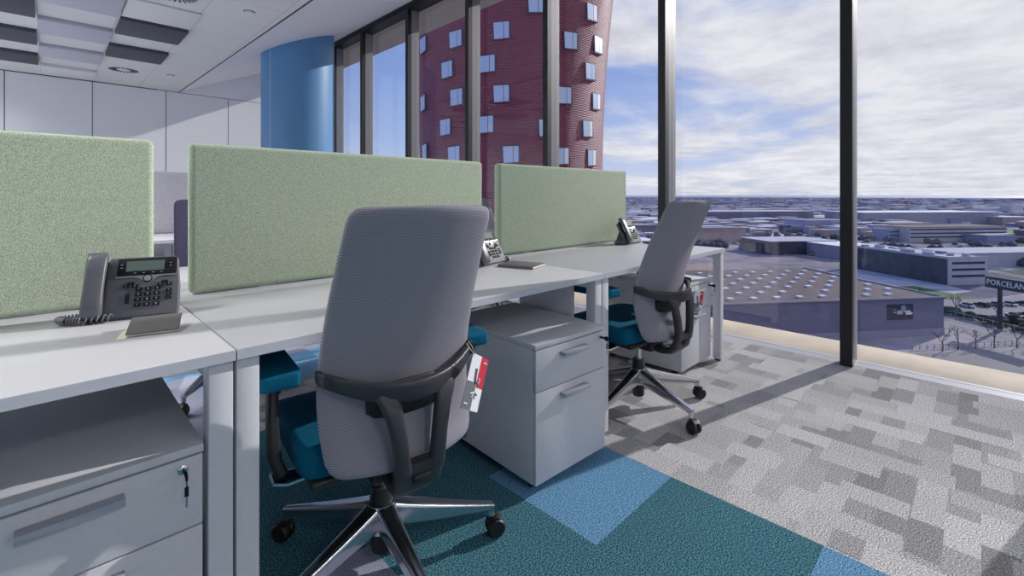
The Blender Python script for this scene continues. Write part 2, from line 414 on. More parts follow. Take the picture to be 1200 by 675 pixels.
# ------------------------------------------------------------------ desks
ZT = .74
def desk(x0, x1, y0, y1, label, front=-1, group=None):
    t = empty('desk', ((x0+x1)/2, (y0+y1)/2, 0), 0, label, 'desk')
    w = (x1-x0)/2; d = (y1-y0)/2
    MB().box((-w+.002,-d,ZT-.0245),(w-.002,d,ZT)).build('desktop', M['desk'], t, bevel=.0015)
    MB().box((-w+.0015,-d-.0012,ZT-.024),(w-.0015,-d+.0005,ZT-.001)).build('edge_band', M['edge'], t)
    lb = ZT-.025
    for sx in (-1,1):
        for sy in ((-1,) if y0 < 2 else (1,) if y0 < 3 else (-1,1)):
            xa = sx*(w-.003); xb = sx*(w-.052); ya = sy*(d-.012); yb = sy*(d-.062)
            l = MB().box((min(xa,xb),min(ya,yb),.012),(max(xa,xb),max(ya,yb),lb)).build('leg', M['steel'], t, bevel=.003)
            MB().lathe([(.018,0),(.02,.004),(.012,.012)], c=((xa+xb)/2,(ya+yb)/2,0), seg=16).build('foot', M['black'], l, smooth=True)
        xa = sx*(w-.003); xb = sx*(w-.052)
        MB().box((min(xa,xb),-d+(.062 if y0 < 2 or y0 > 3 else -.1),lb-.04),(max(xa,xb),d-(.062 if y0 > 2 else -.1),lb)).build('side_beam', M['steel'], t, bevel=.002)
    MB().box((-w+.052,d-.20,lb-.04),(w-.052,d-.16,lb)).build('cross_beam', M['steel'], t, bevel=.002)
    return t
DX = [-1.15, .303, 1.766, 3.168]
Y0, Y1 = 1.19, 1.845
lab = ['white desk in the near left corner holding the big grey phone', 'white desk in the middle with the large grey mesh chair in front', 'white desk nearest the windows with the small chair in front']
for k in range(3): desk(DX[k], DX[k+1], Y0, Y1, lab[k])
lab = ['white desk behind the left green screen', 'white desk behind the middle green screen', 'white desk behind the right green screen']
for k in range(3): desk(DX[k], DX[k+1], 2.085, 2.74, lab[k])
def strip(x0, x1, label):
    t = empty('cable_channel', ((x0+x1)/2, 1.965, 0), 0, label, 'cable channel'); w = (x1-x0)/2
    MB().box((-w+.002,-.117,ZT-.006),(w-.002,.117,ZT-.001)).build('channel_lid', M['desk'], t, bevel=.001)
    MB().box((-w+.06,-.10,ZT-.12),(w-.06,.10,ZT-.11)).box((-w+.06,-.10,ZT-.12),(w-.06,-.095,ZT-.006)).box((-w+.06,.095,ZT-.12),(w-.06,.10,ZT-.006)).build('channel_tray', M['steel'], t)
    MB().box((-.03,-.02,0),(.03,.02,ZT-.12)).build('channel_leg', M['steel'], t, bevel=.002)
for k, s in enumerate(('left','middle','right')): strip(DX[k], DX[k+1], 'white cable channel lid between the desks under the %s green screen' % s)
# cable riser under the joint of the last two desks
t = empty('cable_riser', (1.725,1.50,0), 0, 'flat grey cable riser panel under the joint of the two far desks', 'cable riser')
MB().box((-.012,-.165,.02),(.012,.17,.675)).build('riser_panel', M['cab'], t, bevel=.002)
MB().box((-.03,-.165,0),(.03,.17,.02)).build('riser_foot', M['black'], t, bevel=.002)

def screen(x0, x1, label, yb=1.94, th=.05, z0=ZT-.001, z1=1.273, m='felt'):
    t = empty('desk_screen', ((x0+x1)/2, yb+th/2, z0), 0, label, 'desk screen'); w = (x1-x0)/2; h = z1-z0
    MB().box((-w,-th/2,.004),(w,th/2,h)).build('felt_panel', M[m], t, bevel=.018, seg=4)
    for sx in (-1,1): MB().box((sx*(w-.25)-.03,-.012,0),(sx*(w-.25)+.03,.012,.012)).build('bracket', M['steel'], t)
    return t
screen(-1.10, .252, 'green felt desk screen at the left edge behind the big phone')
screen(.350, 1.703, 'long green felt desk screen in the middle behind the big chair')
screen(1.826, 3.185, 'green felt desk screen on the right nearest the windows')

# second bench seen through the gaps
desk(-.75, .78, 4.45, 5.10, 'far white desk in the next row seen through the left gap')
desk(.78, 2.18, 4.45, 5.10, 'far white desk in the next row by the blue column')
screen(-.6, 1.55, 'grey felt desk screen of the next desk row seen through the left gap', yb=5.14, z1=1.30, m='felt_grey')
def modesty():
    t = empty('modesty_panel', (0,5.16,0), 0, 'lavender grey panel under the far desk with a black socket', 'panel')
    MB().box((-.7,-.012,.15),(1.6,.012,.70)).build('panel_board', M['ceillav'], t, bevel=.002)
    MB().box((.86,-.022,.60),(.91,-.0125,.66)).build('socket', M['black'], t, bevel=.002)
modesty()

# ------------------------------------------------------------------ pedestals
def pedestal(loc, rz, label, w=.42, locktype=0):
    t = empty('drawer_pedestal', loc, rz, label, 'drawer cabinet')   # origin: front right corner on floor
    D = .56; zt = .545; zb = .035
    b_ = MB(); b_.box((-w,.018,zb),(-w+.018,D,zt-.018)); b_.box((-.018,.018,zb),(0,D,zt-.018)); b_.box((-w+.018,D-.018,zb),(-.018,D,zt-.018)); b_.box((-w+.018,.03,zb),(-.018,D-.018,zb+.015))
    b_.build('body', M['cab'], t, bevel=.0012)
    MB().box((-w,0,zt-.0175),(0,D,zt)).build('cabinet_top', M['cab'], t, bevel=.0015)
    for z0, z1 in ((.373,.523),(.036,.369)):
        d = MB().box((-w+.002,0,z0),(-.002,.017,z1)).build('drawer', M['cab'], t, bevel=.0012)
        zc = z1-.035; c = -w/2
        h = MB(); h.box((c-.075,-.026,zc+.006),(c+.075,0,zc+.009)); h.box((c-.075,-.028,zc-.005),(c+.075,-.0255,zc+.009))
        h.box((c-.075,-.0255,zc-.003),(c-.0735,0,zc+.006))
        h.build('handle', M['satin'], d, bevel=.0008)
    k = MB(); k.lathe([(.0095,0),(.0095,-.004),(.006,-.006)], c=(-.038,0,.503), axis='y', seg=20)
    k.build('lock', M['alu'], t, smooth=True)
    k = MB(); k.box((-.0395,-.030,.4985),(-.0365,-.006,.5075)); k.lathe([(.010,-.0015),(.010,.0015)], c=(-.038,-.036,.503), axis='x', seg=18)
    k.tube([(-.038,-.038,.496),(-.038,-.040,.488),(-.037,-.036,.480)], .0012, 8)
    k.box((-.0415,-.040,.462),(-.0345,-.037,.482)); 
    k.box((-.0395,-.0395,.440),(-.0365,-.0375,.463), 1)
    k.build('key', [M['key'], M['alu']], t, bevel=.0006)
    for x in (-w+.04,-.04):
        for y in (.06, D-.06):
            MB().lathe([(.0175,-.012),(.0175,.012)], c=(x,y,.0177), axis='x', seg=18).box((x-.015,y-.015,.02),(x+.015,y+.015,zb)).build('caster', M['rubber'], t)
    return t
pedestal((.243,1.205,0), 0, 'pale grey two-drawer cabinet in the near left corner with a hanging key')
pedestal((1.657,1.113,0), R(-3), 'pale grey two-drawer cabinet in the middle beside the large chair', w=.41)
pedestal((3.092,1.255,0), 0, 'pale grey two-drawer cabinet under the desk nearest the windows', w=.425)

# ------------------------------------------------------------------ chair
def interp(z, tab):
    for (a,va),(b_,vb) in zip(tab, tab[1:]):
        if z <= b_:
            q = max(0,(z-a)/(b_-a)); q = q*q*(3-2*q) if False else q
            return va+(vb-va)*q
    return tab[-1][1]
def smooth_tab(tab):
    # catmull-rom style interpolation
    def f(z):
        n = len(tab)
        if z <= tab[0][0]: return tab[0][1]
        if z >= tab[-1][0]: return tab[-1][1]
        for i in range(n-1):
            if tab[i][0] <= z <= tab[i+1][0]:
                x0,y0_ = tab[i]; x1,y1_ = tab[i+1]; h = x1-x0
                m0 = (tab[i+1][1]-tab[max(i-1,0)][1])/(tab[i+1][0]-tab[max(i-1,0)][0])
                m1 = (tab[min(i+2,n-1)][1]-tab[i][1])/(tab[min(i+2,n-1)][0]-tab[i][0])
                q = (z-x0)/h
                return (2*q**3-3*q*q+1)*y0_+(q**3-2*q*q+q)*h*m0+(-2*q**3+3*q*q)*y1_+(q**3-q*q)*h*m1
    return f
B_ = smooth_tab([(.39,.175),(.46,.15),(.56,.125),(.66,.13),(.80,.175),(.93,.232),(1.06,.295)])
HW = smooth_tab([(.39,.198),(.50,.212),(.62,.215),(.80,.208),(.95,.198),(1.06,.190)])
def back_point(u, z, off=0):
    hw = HW(z); r = .045; z0, z1 = .392, 1.062
    if z-z0 < r: hw -= r*(1-math.sqrt(max(0,1-((r-(z-z0))/r)**2)))
    if z1-z < r*.7: rr = r*.7; hw -= rr*(1-math.sqrt(max(0,1-((rr-(z1-z))/rr)**2)))
    bow = .045*(1-u*u)
    y = -(B_(z)+bow)
    # roll the last bit of each edge forward, off = offset along -y normal
    return Vector((u*hw, y+off, z + (.004*(1-u*u) if z > 1.0 else 0)))
def backrest_mb():
    NU, NV = 28, 40; mb = MB(); vs = []; fs = []
    z0, z1 = .392, 1.062
    def uu(i): a = -1+2*i/NU; return math.copysign(1-(1-abs(a))**1.5, a)
    def zz(j):
        q = j/NV; q = .5-.5*math.cos(math.pi*q)*(1) if False else q
        e = .12
        return z0+(z1-z0)*(q*q/(2*e)*1 if q < 0 else q)
    T = .013
    zs = [z0, z0+.003, z0+.010, z0+.022] + [z0+.022+(z1-z0-.040)*k/34 for k in range(1,35)] + [z1-.010, z1-.004, z1]
    n = NU+1
    for side in (-1, 1):
        for z in zs:
            ez = min(1, math.sqrt(max(0, min((z-z0), (z1-z))/.016)))
            for i in range(n):
                u = uu(i); eu = math.sqrt(max(0,1-abs(u)**14)); t = T*min(ez, 1)*eu
                vs.append(back_point(u, z, side*t))
    nz = len(zs); K = n*nz
    for s in (0,1):
        for j in range(nz-1):
            for i in range(NU):
                q = (s*K+j*n+i, s*K+j*n+i+1, s*K+(j+1)*n+i+1, s*K+(j+1)*n+i)
                fs.append(q if s == 0 else q[::-1])
    for j in range(nz-1):
        for i in (0, NU):
            a, b_ = j*n+i, (j+1)*n+i; fs.append((a,b_,K+b_,K+a))
    for i in range(NU):
        for j in (0, nz-1):
            a, b_ = j*n+i, j*n+i+1; fs.append((a,b_,K+b_,K+a))
    return mb.add(vs, fs)

def cushion(x0,x1,y0,y1,z0,z1, r=.03, dome=.012, front_drop=0):
    """soft block: superellipse rings"""
    mb = MB(); rings = []; n = 40; cx, cy = (x0+x1)/2, (y0+y1)/2; a, b_ = (x1-x0)/2, (y1-y0)/2; h = z1-z0
    prof = [(.85,0),(.975,0),(.993,.10),(1,.25),(1,.72),(.993,.88),(.97,.96),(.92,.99),(.6,1.0),(.3,1.02),(.02,1.03)]
    for s, q in prof:
        ring = []
        for k in range(n):
            t = 2*math.pi*(k+.5)/n; c, d = math.cos(t), math.sin(t); e = 2/9.0
            x = cx + a*s*math.copysign(abs(c)**e, c); y = cy + b_*s*math.copysign(abs(d)**e, d)
            fd = front_drop*max(0,(y-cy)/b_)**3
            ring.append((x, y, z0+h*q-fd))
        rings.append(ring)
    return mb.loft(rings)

def chair(loc, rz, base_rot, label):
    t = empty('office_chair', loc, rz, label, 'office chair')
    # base
    MB().lathe([(.026,.045),(.030,.05),(.030,.125),(.034,.13),(.034,.205),(.029,.225),(.0285,.235)], seg=28).build('gas_column', M['black'], t, smooth=True)
    MB().lathe([(.0142,.23),(.0142,.31)], seg=20).build('piston', M['alu'], t, smooth=True)
    hub = MB().lathe([(.036,.105),(.044,.112),(.046,.165),(.040,.190),(.036,.192)], seg=30).build('hub', M['alu'], t, smooth=True)
    for k in range(5):
        a = R(base_rot) - rz + k*2*math.pi/5
        lg = MB(); pts = []; secs = []
        for q in [0,.1,.25,.45,.65,.82,.93,1.0]:
            x = .03+(.345-.03)*q
            zt_ = .190 - .085*q**.9; hh = .072*(1-q)+.020*q
            pts.append((x,0,zt_-hh/2)); secs.append((.056*(1-q)+.026*q, hh))
        lg.bar(pts, secs, side=(0,1,0), ex=5)
        lg.lathe([(.012,.100),(.012,.068),(.006,.064)], c=(.338,0,0), seg=14)
        l = lg.build('base_leg', M['alu'], t, smooth=True, angle=50); l.rotation_euler = (0,0,a)
        cs = MB()
        for s in (-1,1):
            cs.lathe([(.010,s*.004),(.026,s*.004),(.0295,s*.008),(.0295,s*.018),(.025,s*.0235),(.008,s*.025)], c=(.352,0,.0296), axis='y', seg=28)
        cs.box((.330,-.0035,.03),(.362,.0035,.062)); cs.lathe([(.009,.05),(.009,.075)], c=(.338,0,0), seg=12)
        cs.bar([(.330+.03*math.cos(w)+.02,0,.030+.033*math.sin(w)) for w in [R(v) for v in (40,65,90,115,140)]], [(.036,.003)]*5, side=(0,1,0))
        cc = cs.build('caster', M['rubber'], l, smooth=True)
    # mechanism
    MB().box((-.075,-.13,.312),(.075,.16,.362)).build('seat_mechanism', M['black'], t, bevel=.015, seg=3)
    # seat
    MB().box((-.225,-.12,.352),(.225,.30,.376)).build('seat_shell', M['black'], t, bevel=.010, seg=3)
    cushion(-.245,.245,-.115,.345,.372,.452, front_drop=.03).build('seat', M['teal'], t, smooth=True, angle=80)
    # backrest
    br = backrest_mb().build('backrest', M['mesh'], t, smooth=True, angle=80)
    lp = MB(); lp.bar([(x, -(B_(.565)+.045*(1-(x/.21)**2))-.020, .565) for x in (-.11,-.09,-.05,0,.05,.09,.11)], [(.05,.012),(.080,.016),(.09,.018),(.092,.018),(.09,.018),(.08,.016),(.05,.012)], side=(0,0,1), ex=3)
    lp.build('lumbar_pad', M['black'], br, smooth=True)
    # cross bar
    cb = MB(); pts = []; secs = []; sides = []
    for k in range(-12,13):
        u = k/12; x = .212*u*(1-.02*abs(u)); zc = .603 + .036*abs(u)**2.2
        y = -(.150 + .105*math.cos(u*math.pi/2)**.9 if abs(u) < .999 else .150)
        pts.append((x,y,zc)); secs.append((.052-.022*abs(u)**2, .018+.006*(1-abs(u)))); sides.append((0,0,1))
    cb.bar(pts, secs, side=(0,0,1), ex=4)
    for s in (-1,1): cb.bar([(s*.205,-.175,.642),(s*.212,-.150,.642),(s*.212,-.128,.642)], [(.032,.016)]*3, side=(0,0,1))
    cb.build('lumbar_bar', M['spine'], t, smooth=True, angle=60)
    # spine with two prongs
    sp = MB()
    for s in (-1,1):
        sp.bar([(s*.078,-.236,.602),(s*.075,-.246,.585),(s*.065,-.252,.545),(s*.055,-.257,.49),(s*.049,-.259,.44),(s*.044,-.254,.40)],
               [(.062,.018),(.052,.024),(.042,.028),(.038,.030),(.038,.030),(.044,.030)], side=(1,0,0))
    sp.bar([(0,-.254,.425),(0,-.252,.405),(0,-.240,.365),(0,-.212,.338),(0,-.16,.326),(0,-.09,.330)],
           [(.132,.028),(.134,.032),(.126,.034),(.110,.034),(.095,.032),(.085,.030)], side=(1,0,0), ex=5)
    s_ = sp.build('back_spine', M['spine'], t, smooth=True, angle=60)
    MB().box((-.024,-.2735,.375),(.024,-.262,.395)).build('badge', M['black'], s_, bevel=.003)
    # armrests
    for s in (-1,1):
        ar = MB()
        ar.bar([(s*.283,.055,.605),(s*.285,.045,.56),(s*.287,.030,.48),(s*.285,.015,.40),(s*.270,.010,.362)], [(.026,.060),(.026,.062),(.028,.064),(.030,.066),(.030,.060)], side=(1,0,0))
        a_ = ar.build('armrest', M['black'], t, smooth=True, angle=60)
        MB().bar([(s*.292,.010,.350),(s*.26,.010,.340),(s*.20,.010,.342),(s*.10,.010,.345)], [(.06,.012),(.065,.016),(.06,.016),(.05,.014)], side=(0,1,0)).build('arm_bracket', M['alu'], a_, smooth=True)
        cushion(s*.285-.050, s*.285+.050, -.075,.185,.607,.645).build('arm_pad', M['teal'], a_, smooth=True, angle=80)
    return t
CH1 = chair((.70,1.25,0), R(-8), -25, 'large grey mesh office chair in the foreground with teal seat and a paper tag')
def chair_copy(loc, rz, base_rot, label):
    c = copy_tree(CH1); c.location = loc; c.rotation_euler = (0,0,rz); c['label'] = label
    k = 0
    for ch in c.children:
        if ch.name.startswith('base_leg'):
            ch.rotation_euler = (0,0,R(base_rot)-rz+k*2*math.pi/5); k += 1
    return c
chair_copy((2.19,1.265,0), R(-5), -34, 'grey mesh office chair with teal seat at the desk nearest the windows')
DK = chair_copy((.71,3.02,0), R(180), 10, 'grey chair with shade-darkened back glimpsed between the left and middle screens')
chair_copy((2.77,3.02,0), R(180), 30, 'grey chair back glimpsed between the middle and right screens')

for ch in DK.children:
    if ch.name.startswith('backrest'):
        ch.material_slots[0].link = 'OBJECT'; ch.material_slots[0].material = M['back_shade']  # shade put into the colour of this one backrest

def hang_tag(loc, rz, tilt, label, w=.100, h=.142):
    t = empty('paper_tag', loc, rz, label, 'tag')      # origin at the hole in the top left corner
    t.rotation_euler = (0, tilt, rz)
    x0, x1 = -.008, w-.008; xm = w*.47; zt = .008; zb = zt-h
    c = MB(); y0, y1 = -.0006, .0006
    c.box((x0,y0,zt-h*.50),(xm,y1,zt),0); c.box((xm,y0,zt-h*.58),(x1,y1,zt),1); c.box((x0,y0,zb),(xm,y1,zt-h*.50),2); c.box((xm,y0,zb),(x1,y1,zt-h*.58),0)
    cd = c.build('card', [M['tagwhite'], M['tagred'], M['taggrey']], t)
    g = MB(); f = -.0013; o = (xm-.002, zt-h*.5)
    def ln(a, b_, r=.0016, mi=0): g.tube([(o[0]+a[0],f,o[1]+a[1]),(o[0]+b_[0],f,o[1]+b_[1])], r, 6, mi)
    ln((-.016,.036),(-.010,.004),.0042,1); ln((-.010,.004),(.014,-.004),.0032,1); ln((.002,-.002),(.002,-.024),.0015,0)
    for q in ((-.022,-.030),(-.009,-.038),(.010,-.040),(.020,-.030)): ln((.002,-.024),q,.0015,0 if q[0] < 0 else 2)
    ln((.014,-.004),(.018,.012),.0014,0); ln((.018,.012),(.008,.013),.0014,0)
    g.build('printed_chair', [M['tagwhite'], M['taggrey'], M['joint']], cd)
    for q0, q1, zz in ((x1-.030,x1-.010,zt-.014),(x0+.008,x0+.026,zb+.014)):
        MB().tube([(q0,f,zz),(q1,f,zz)], .0022, 6).build('printed_line', M['tagwhite'], cd)
    R_ = Matrix.Rotation(-tilt, 4, 'Y')
    st = MB(); st.M = R_; st.tube([(0,0,0),(-.003,-.002,.014),(-.006,.004,.030),(-.008,.012,.040),(-.004,.022,.034),(.002,.016,.020),(.002,.004,.008),(0,0,0)], .0010, 6); st.build('string', M['string'], t, smooth=True)
    return t
hang_tag((.834,.987,.645), R(20), R(29), 'red white and grey paper tag tied to the large foreground chair')
hang_tag((2.33,1.02,.595), R(-20), R(8), 'red and white paper tag tied to the chair nearest the windows', .06, .12)

# ------------------------------------------------------------------ phones
def phone(loc, rz, label, body='phone'):
    t = empty('desk_phone', loc, rz, label, 'phone')    # origin: centre of the front edge; faces -Y
    W = .212; c = R(62)          # tilt of the face from the desk
    up = Vector((0, math.cos(c), math.sin(c))); nr = Vector((0, -math.sin(c), math.cos(c)))
    F_ = Matrix(((1,0,0,0),(0,up.y,nr.y,0.0),(0,up.z,nr.z,.008),(0,0,0,1)))   # face frame: x, t up the face, n out
    def fm(): m = MB(); m.M = F_; return m
    b_ = fm()
    # outline with a slightly waisted top and rounded corners
    pts = [(-.106,.0),(.106,.0),(.110,.012),(.108,.09),(.104,.125),(.100,.172),(.094,.178),(-.060,.178),(-.064,.168),(-.106,.160)]
    n = len(pts)
    b_.add([(x,y,-.024) for x,y in pts]+[(x,y,0) for x,y in pts], [tuple(reversed(range(n))),tuple(range(n,2*n))]+[(i,(i+1)%n,n+(i+1)%n,n+i) for i in range(n)])
    b_.build('housing', M[body], t, bevel=.004, seg=3)
    MB().add([(-.085,.005,0),(.09,.005,0),(.09,.115,0),(-.085,.115,0),(-.085,.018,.02),(.09,.018,.02),(.09,.075,.115),(-.085,.075,.115)],
             [(0,3,2,1),(4,5,6,7),(0,1,5,4),(1,2,6,5),(2,3,7,6),(3,0,4,7)]).build('stand', M[body], t, bevel=.004)
    # handset
    hs = fm(); P = []
    prof = [(.004,.006,.040,.012),(.010,.014,.046,.024),(.040,.020,.046,.026),(.070,.024,.044,.022),(.100,.026,.044,.020),(.130,.026,.045,.022),(.160,.024,.046,.026),(.182,.018,.045,.022),(.188,.012,.036,.010)]
    hs.bar([(-.084,a,z) for a,z,w,h in prof], [(w,h) for a,z,w,h in prof], side=(1,0,0), ex=4.5)
    hs.build('handset', M['handset'], t, smooth=True, angle=60)
    fm().box((-.108,.002,-.004),(-.060,.165,.006)).build('cradle', M['bezel'], t, bevel=.003)
    fm().box((-.042,.120,0),(.098,.173,.0035)).build('display_bezel', M['bezel'], t, bevel=.0012)
    fm().box((-.022,.133,.0036),(.068,.164,.0042)).build('display', M['lcd'], t)
    for x, y in ((-.032,.153),(-.032,.144),(.083,.153),(.083,.144),(.000,.1265),(.020,.1265),(.042,.1265),(.062,.1265)):
        fm().box((x-.0065,y-.0022,.0035),(x+.0065,y+.0022,.0055)).box((x-.003,y-.0006,.0055),(x+.003,y+.0006,.0058),1).build('key', [M['key'],M['print']], t)
    s = fm(); n = 24; top = []; bot = []
    for k in range(n+1):
        x = -.044+.144*k/n; d = math.exp(-((x-.030)/.017)**2); top.append((x,.1205)); bot.append((x,.1155-.019*d))
    for k in range(n):
        a,b2,c2,d2 = bot[k],bot[k+1],top[k+1],top[k]
        s.add([(p[0],p[1],z) for z in (0,.0022) for p in (a,b2,c2,d2)], [(0,3,2,1),(4,5,6,7),(0,1,5,4),(2,3,7,6)])
    s.build('trim_band', M['silver'], t)
    fm().lathe([(.0115,.0022),(.0115,.004),(.009,.0045)], c=(.030,.109,0), seg=26).build('navigation_ring', M['bezel'], t, smooth=True)
    fm().lathe([(.0088,.0045),(.0082,.0065),(.002,.0068)], c=(.030,.109,0), seg=26).build('select_button', M['silver'], t, smooth=True)
    def key(x, y, w, h, txt=None):
        k = fm(); k.box((x-w/2,y-h/2,0),(x+w/2,y+h/2,.0035),0)
        if txt:
            vs, fs = text_geo(txt, h*.85, .0002); k.add([(v[0]+x,v[1]+y,.0037+v[2]) for v in vs], fs, 1)
        return k.build('key', [M['key'],M['print']], t)
    rows = ['123','456','789','*0#']
    for r_, s_ in enumerate(rows):
        for c_, ch in enumerate(s_): key(.012+.0215*c_, .078-.0155*r_, .0155, .0095, ch)
    for x, y, ch in ((-.008,.097,'-'),(-.018,.088,'o'),(.002,.088,'='),(.072,.097,'-'),(.062,.088,'+'),(.082,.088,'='),(.083,.070,'o'),(.083,.0585,'='),(.083,.047,'-')):
        key(x, y, .0145, .0075, ch)
    fm().box((-.016,.038,0),(-.008,.066,.003)).box((-.0135,.060,.003),(-.0105,.0608,.0034),1).box((-.0135,.042,.003),(-.0105,.0428,.0034),1).build('volume_rocker', [M['key'],M['print']], t, bevel=.0006)
    return t
def cord_bundle(parent, pts, n=26, r=.011, rr=.0022, m='cord'):
    pts = [Vector(p) for p in pts]; P = []
    tot = len(pts)-1; steps = n*10
    for i in range(steps+1):
        q = i/steps*tot; k = min(int(q), tot-1); f = q-k; c = pts[k].lerp(pts[k+1], f)
        d = (pts[k+1]-pts[k]).normalized(); a = d.cross(Vector((0,0,1))).normalized(); w = 2*math.pi*i/10
        P.append(c + a*r*math.cos(w) + Vector((0,0,1))*r*.8*math.sin(w))
    return MB().tube(P, rr, 6).build('coiled_cord', M[m], parent, smooth=True)
def place_phone(ax, ay, bx, by, label, cord, body='phone'):
    rz = math.atan2(by-ay, bx-ax)
    p = phone(((ax+bx)/2, (ay+by)/2, ZT+.0005), rz, label, body)
    cord_bundle(p, cord, m='cord' if body == 'phone' else 'cordblack')
    return p
place_phone(.062,1.715,.268,1.655, 'large grey desk phone on the near left desk with bagged cord',
            [(-.040,-.006,.013),(-.10,-.012,.013),(-.135,.0,.013),(-.155,.020,.013),(-.12,.035,.013),(-.09,.04,.013)])
place_phone(1.495,1.700,1.690,1.745, 'desk phone partly hidden behind the large chair back',
            [(.115,.00,.013),(.135,.012,.013),(.150,.03,.013)])
place_phone(2.885,1.748,3.100,1.760, 'desk phone by the window end of the right green screen',
            [(-.10,.03,.012),(-.14,.04,.012),(-.15,.07,.012),(-.12,.09,.012)], 'phone')

def notebook(loc, rz, w, d, h, label, tilt=0):
    t = empty('notebook', loc, rz, label, 'notebook'); t.rotation_euler = (tilt,0,rz)
    MB().box((-w/2+.002,-d/2+.001,.0022),(w/2,d/2-.001,h-.0022)).build('pages', M['paper'], t)
    MB().box((-w/2,-d/2,h-.002),(w/2,d/2,h)).box((-w/2,-d/2,0),(w/2,d/2,.002)).box((-w/2,-d/2,.001),(-w/2+.002,d/2,h-.001)).build('cover', M['nbgrey'], t, bevel=.0008)
    return t
notebook((1.655,1.595,ZT+.0005), R(18), .15, .19, .012, 'grey notebook lying flat on the middle desk near the joint')
notebook((3.045,1.83,ZT+.0005), R(-25), .10, .15, .010, 'small dark notebook at the far phone, mostly hidden by the small chair').location = (3.10,1.66,ZT+.0005)
n1 = empty('notebook', (.198,1.510,ZT+.0005), R(-14), 'small grey notebook with cream pages in front of the large phone', 'notebook')
pg = MB(); pg.add([(-.052,-.045,.0),(.052,-.045,.0),(.052,.045,0),(-.052,.045,0),(-.052,-.045,.006),(.052,-.045,.006),(.052,.045,.022),(-.052,.045,.022)],
       [(0,3,2,1),(4,5,6,7),(0,1,5,4),(1,2,6,5),(2,3,7,6),(3,0,4,7)]); pg.build('pages', M['paper'], n1, bevel=.001)
cv = MB(); cv.bar([(0,-.049,.0075),(0,-.02,.014),(0,.02,.024),(0,.046,.027)], [(.108,.0025)]*4, side=(1,0,0), ex=20); cv.build('cover', M['nbgrey'], n1, smooth=True)
t = empty('paper_card', (.145,1.505,ZT+.0003), R(-14), 'plain beige card sticking out under the small notebook', 'card')
MB().box((-.020,-.045,0),(-.001,.045,.0008)).build('card_sheet', M['paper'], t)

# ------------------------------------------------------------------ exterior
G = -36.2
U = Vector((.794,-.608,0)); N = Vector((.608,.794,0)); YAW = math.atan2(-.608,.794)
def emat(name, rgb, am=.06, sc_=.15, rough=.9): return mat(name, rgb, rough, spec=.1, fuzz=(sc_, am))
E = dict(wall=emat('warehouse_wall', (118,116,138)), base=emat('warehouse_base', (150,148,164)), roof=emat('warehouse_roof', (112,100,100), .12, .4),
         white=emat('skylight_white', (225,225,228)), conc=emat('concrete_pale', (182,180,190)), dark=emat('dark_facade', (84,80,92), .25, .3),
         glassd=emat('dark_glazing', (58,58,80), .1), red=emat('brick_red', (142,100,98), .15, .3), road=emat('road_asphalt', (136,132,134), .05, .05),
         pave=emat('pavement', (142,138,136)), lawn=emat('lawn_green', (88,110,76), .15, .2), bark=emat('bark_grey', (76,70,74), .1), leaf=emat('bush_green', (62,66,60), .25, .8),
         mark=emat('road_marking', (205,203,205)), sign=mat('sign_board', (38,40,52), .5), letter=mat('sign_letters', (226,224,230), .5),
         fence=mat('metal_fence', (150,150,160), .5))
def ground_mat():
    m = mat('plain_ground', (130,124,130), 1, spec=0); nt = m.node_tree; b = nt.nodes['Principled BSDF']; L = nt.links
    tc = nt.nodes.new('ShaderNodeTexCoord')
    mp = nt.nodes.new('ShaderNodeMapping'); mp.inputs['Rotation'].default_value = (0,0,-YAW); mp.inputs['Scale'].default_value = (.012,.022,1)
    L.new(tc.outputs['Object'], mp.inputs[0])
    v = nt.nodes.new('ShaderNodeTexVoronoi'); v.distance = 'CHEBYCHEV'; v.inputs['Scale'].default_value = 1; L.new(mp.outputs[0], v.inputs['Vector'])
    s = nt.nodes.new('ShaderNodeSeparateColor'); L.new(v.outputs['Color'], s.inputs[0])
    r = nt.nodes.new('ShaderNodeValToRGB'); r.color_ramp.interpolation = 'CONSTANT'; e = r.color_ramp.elements
    e[0].position = 0; e[0].color = lin((146,138,142)); e[1].position = .22; e[1].color = lin((172,164,166))
    for p, c in ((.42,(126,122,132)),(.6,(162,150,144)),(.74,(112,122,110)),(.84,(190,184,188))): k = e.new(p); k.color = lin(c)
    L.new(s.outputs[0], r.inputs[0])
    n = nt.nodes.new('ShaderNodeTexNoise'); n.inputs['Scale'].default_value = .06; n.inputs['Detail'].default_value = 8; n.inputs['Roughness'].default_value = .7; L.new(tc.outputs['Object'], n.inputs['Vector'])
    mr = nt.nodes.new('ShaderNodeMapRange'); mr.inputs[1].default_value = .3; mr.inputs[2].default_value = .7; mr.inputs[3].default_value = .62; mr.inputs[4].default_value = 1.3; L.new(n.outputs['Fac'], mr.inputs[0])
    vm = nt.nodes.new('ShaderNodeVectorMath'); vm.operation = 'SCALE'; L.new(r.outputs[0], vm.inputs[0]); L.new(mr.outputs[0], vm.inputs['Scale']); L.new(vm.outputs[0], b.inputs['Base Color'])
    return m
E['ground'] = ground_mat()
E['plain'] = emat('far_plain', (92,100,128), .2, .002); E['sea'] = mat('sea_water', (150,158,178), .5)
tag(MB().add([(5,-3500,G),(3200,-3500,G),(3200,5000,G),(5,5000,G),(5,-3500,G-2),(3200,-3500,G-2),(3200,5000,G-2),(5,5000,G-2)],
   [(0,1,2,3),(4,7,6,5),(0,4,5,1),(1,5,6,2),(2,6,7,3),(3,7,4,0)]).build('ground_near', E['ground']), kind='structure')
tag(MB().add([(1500,-9000,G-2.2),(9000,-9000,G-2.2),(9000,12000,G-2.2),(1500,12000,G-2.2)], [(0,1,2,3)]).build('ground_far', E['plain']), kind='structure')
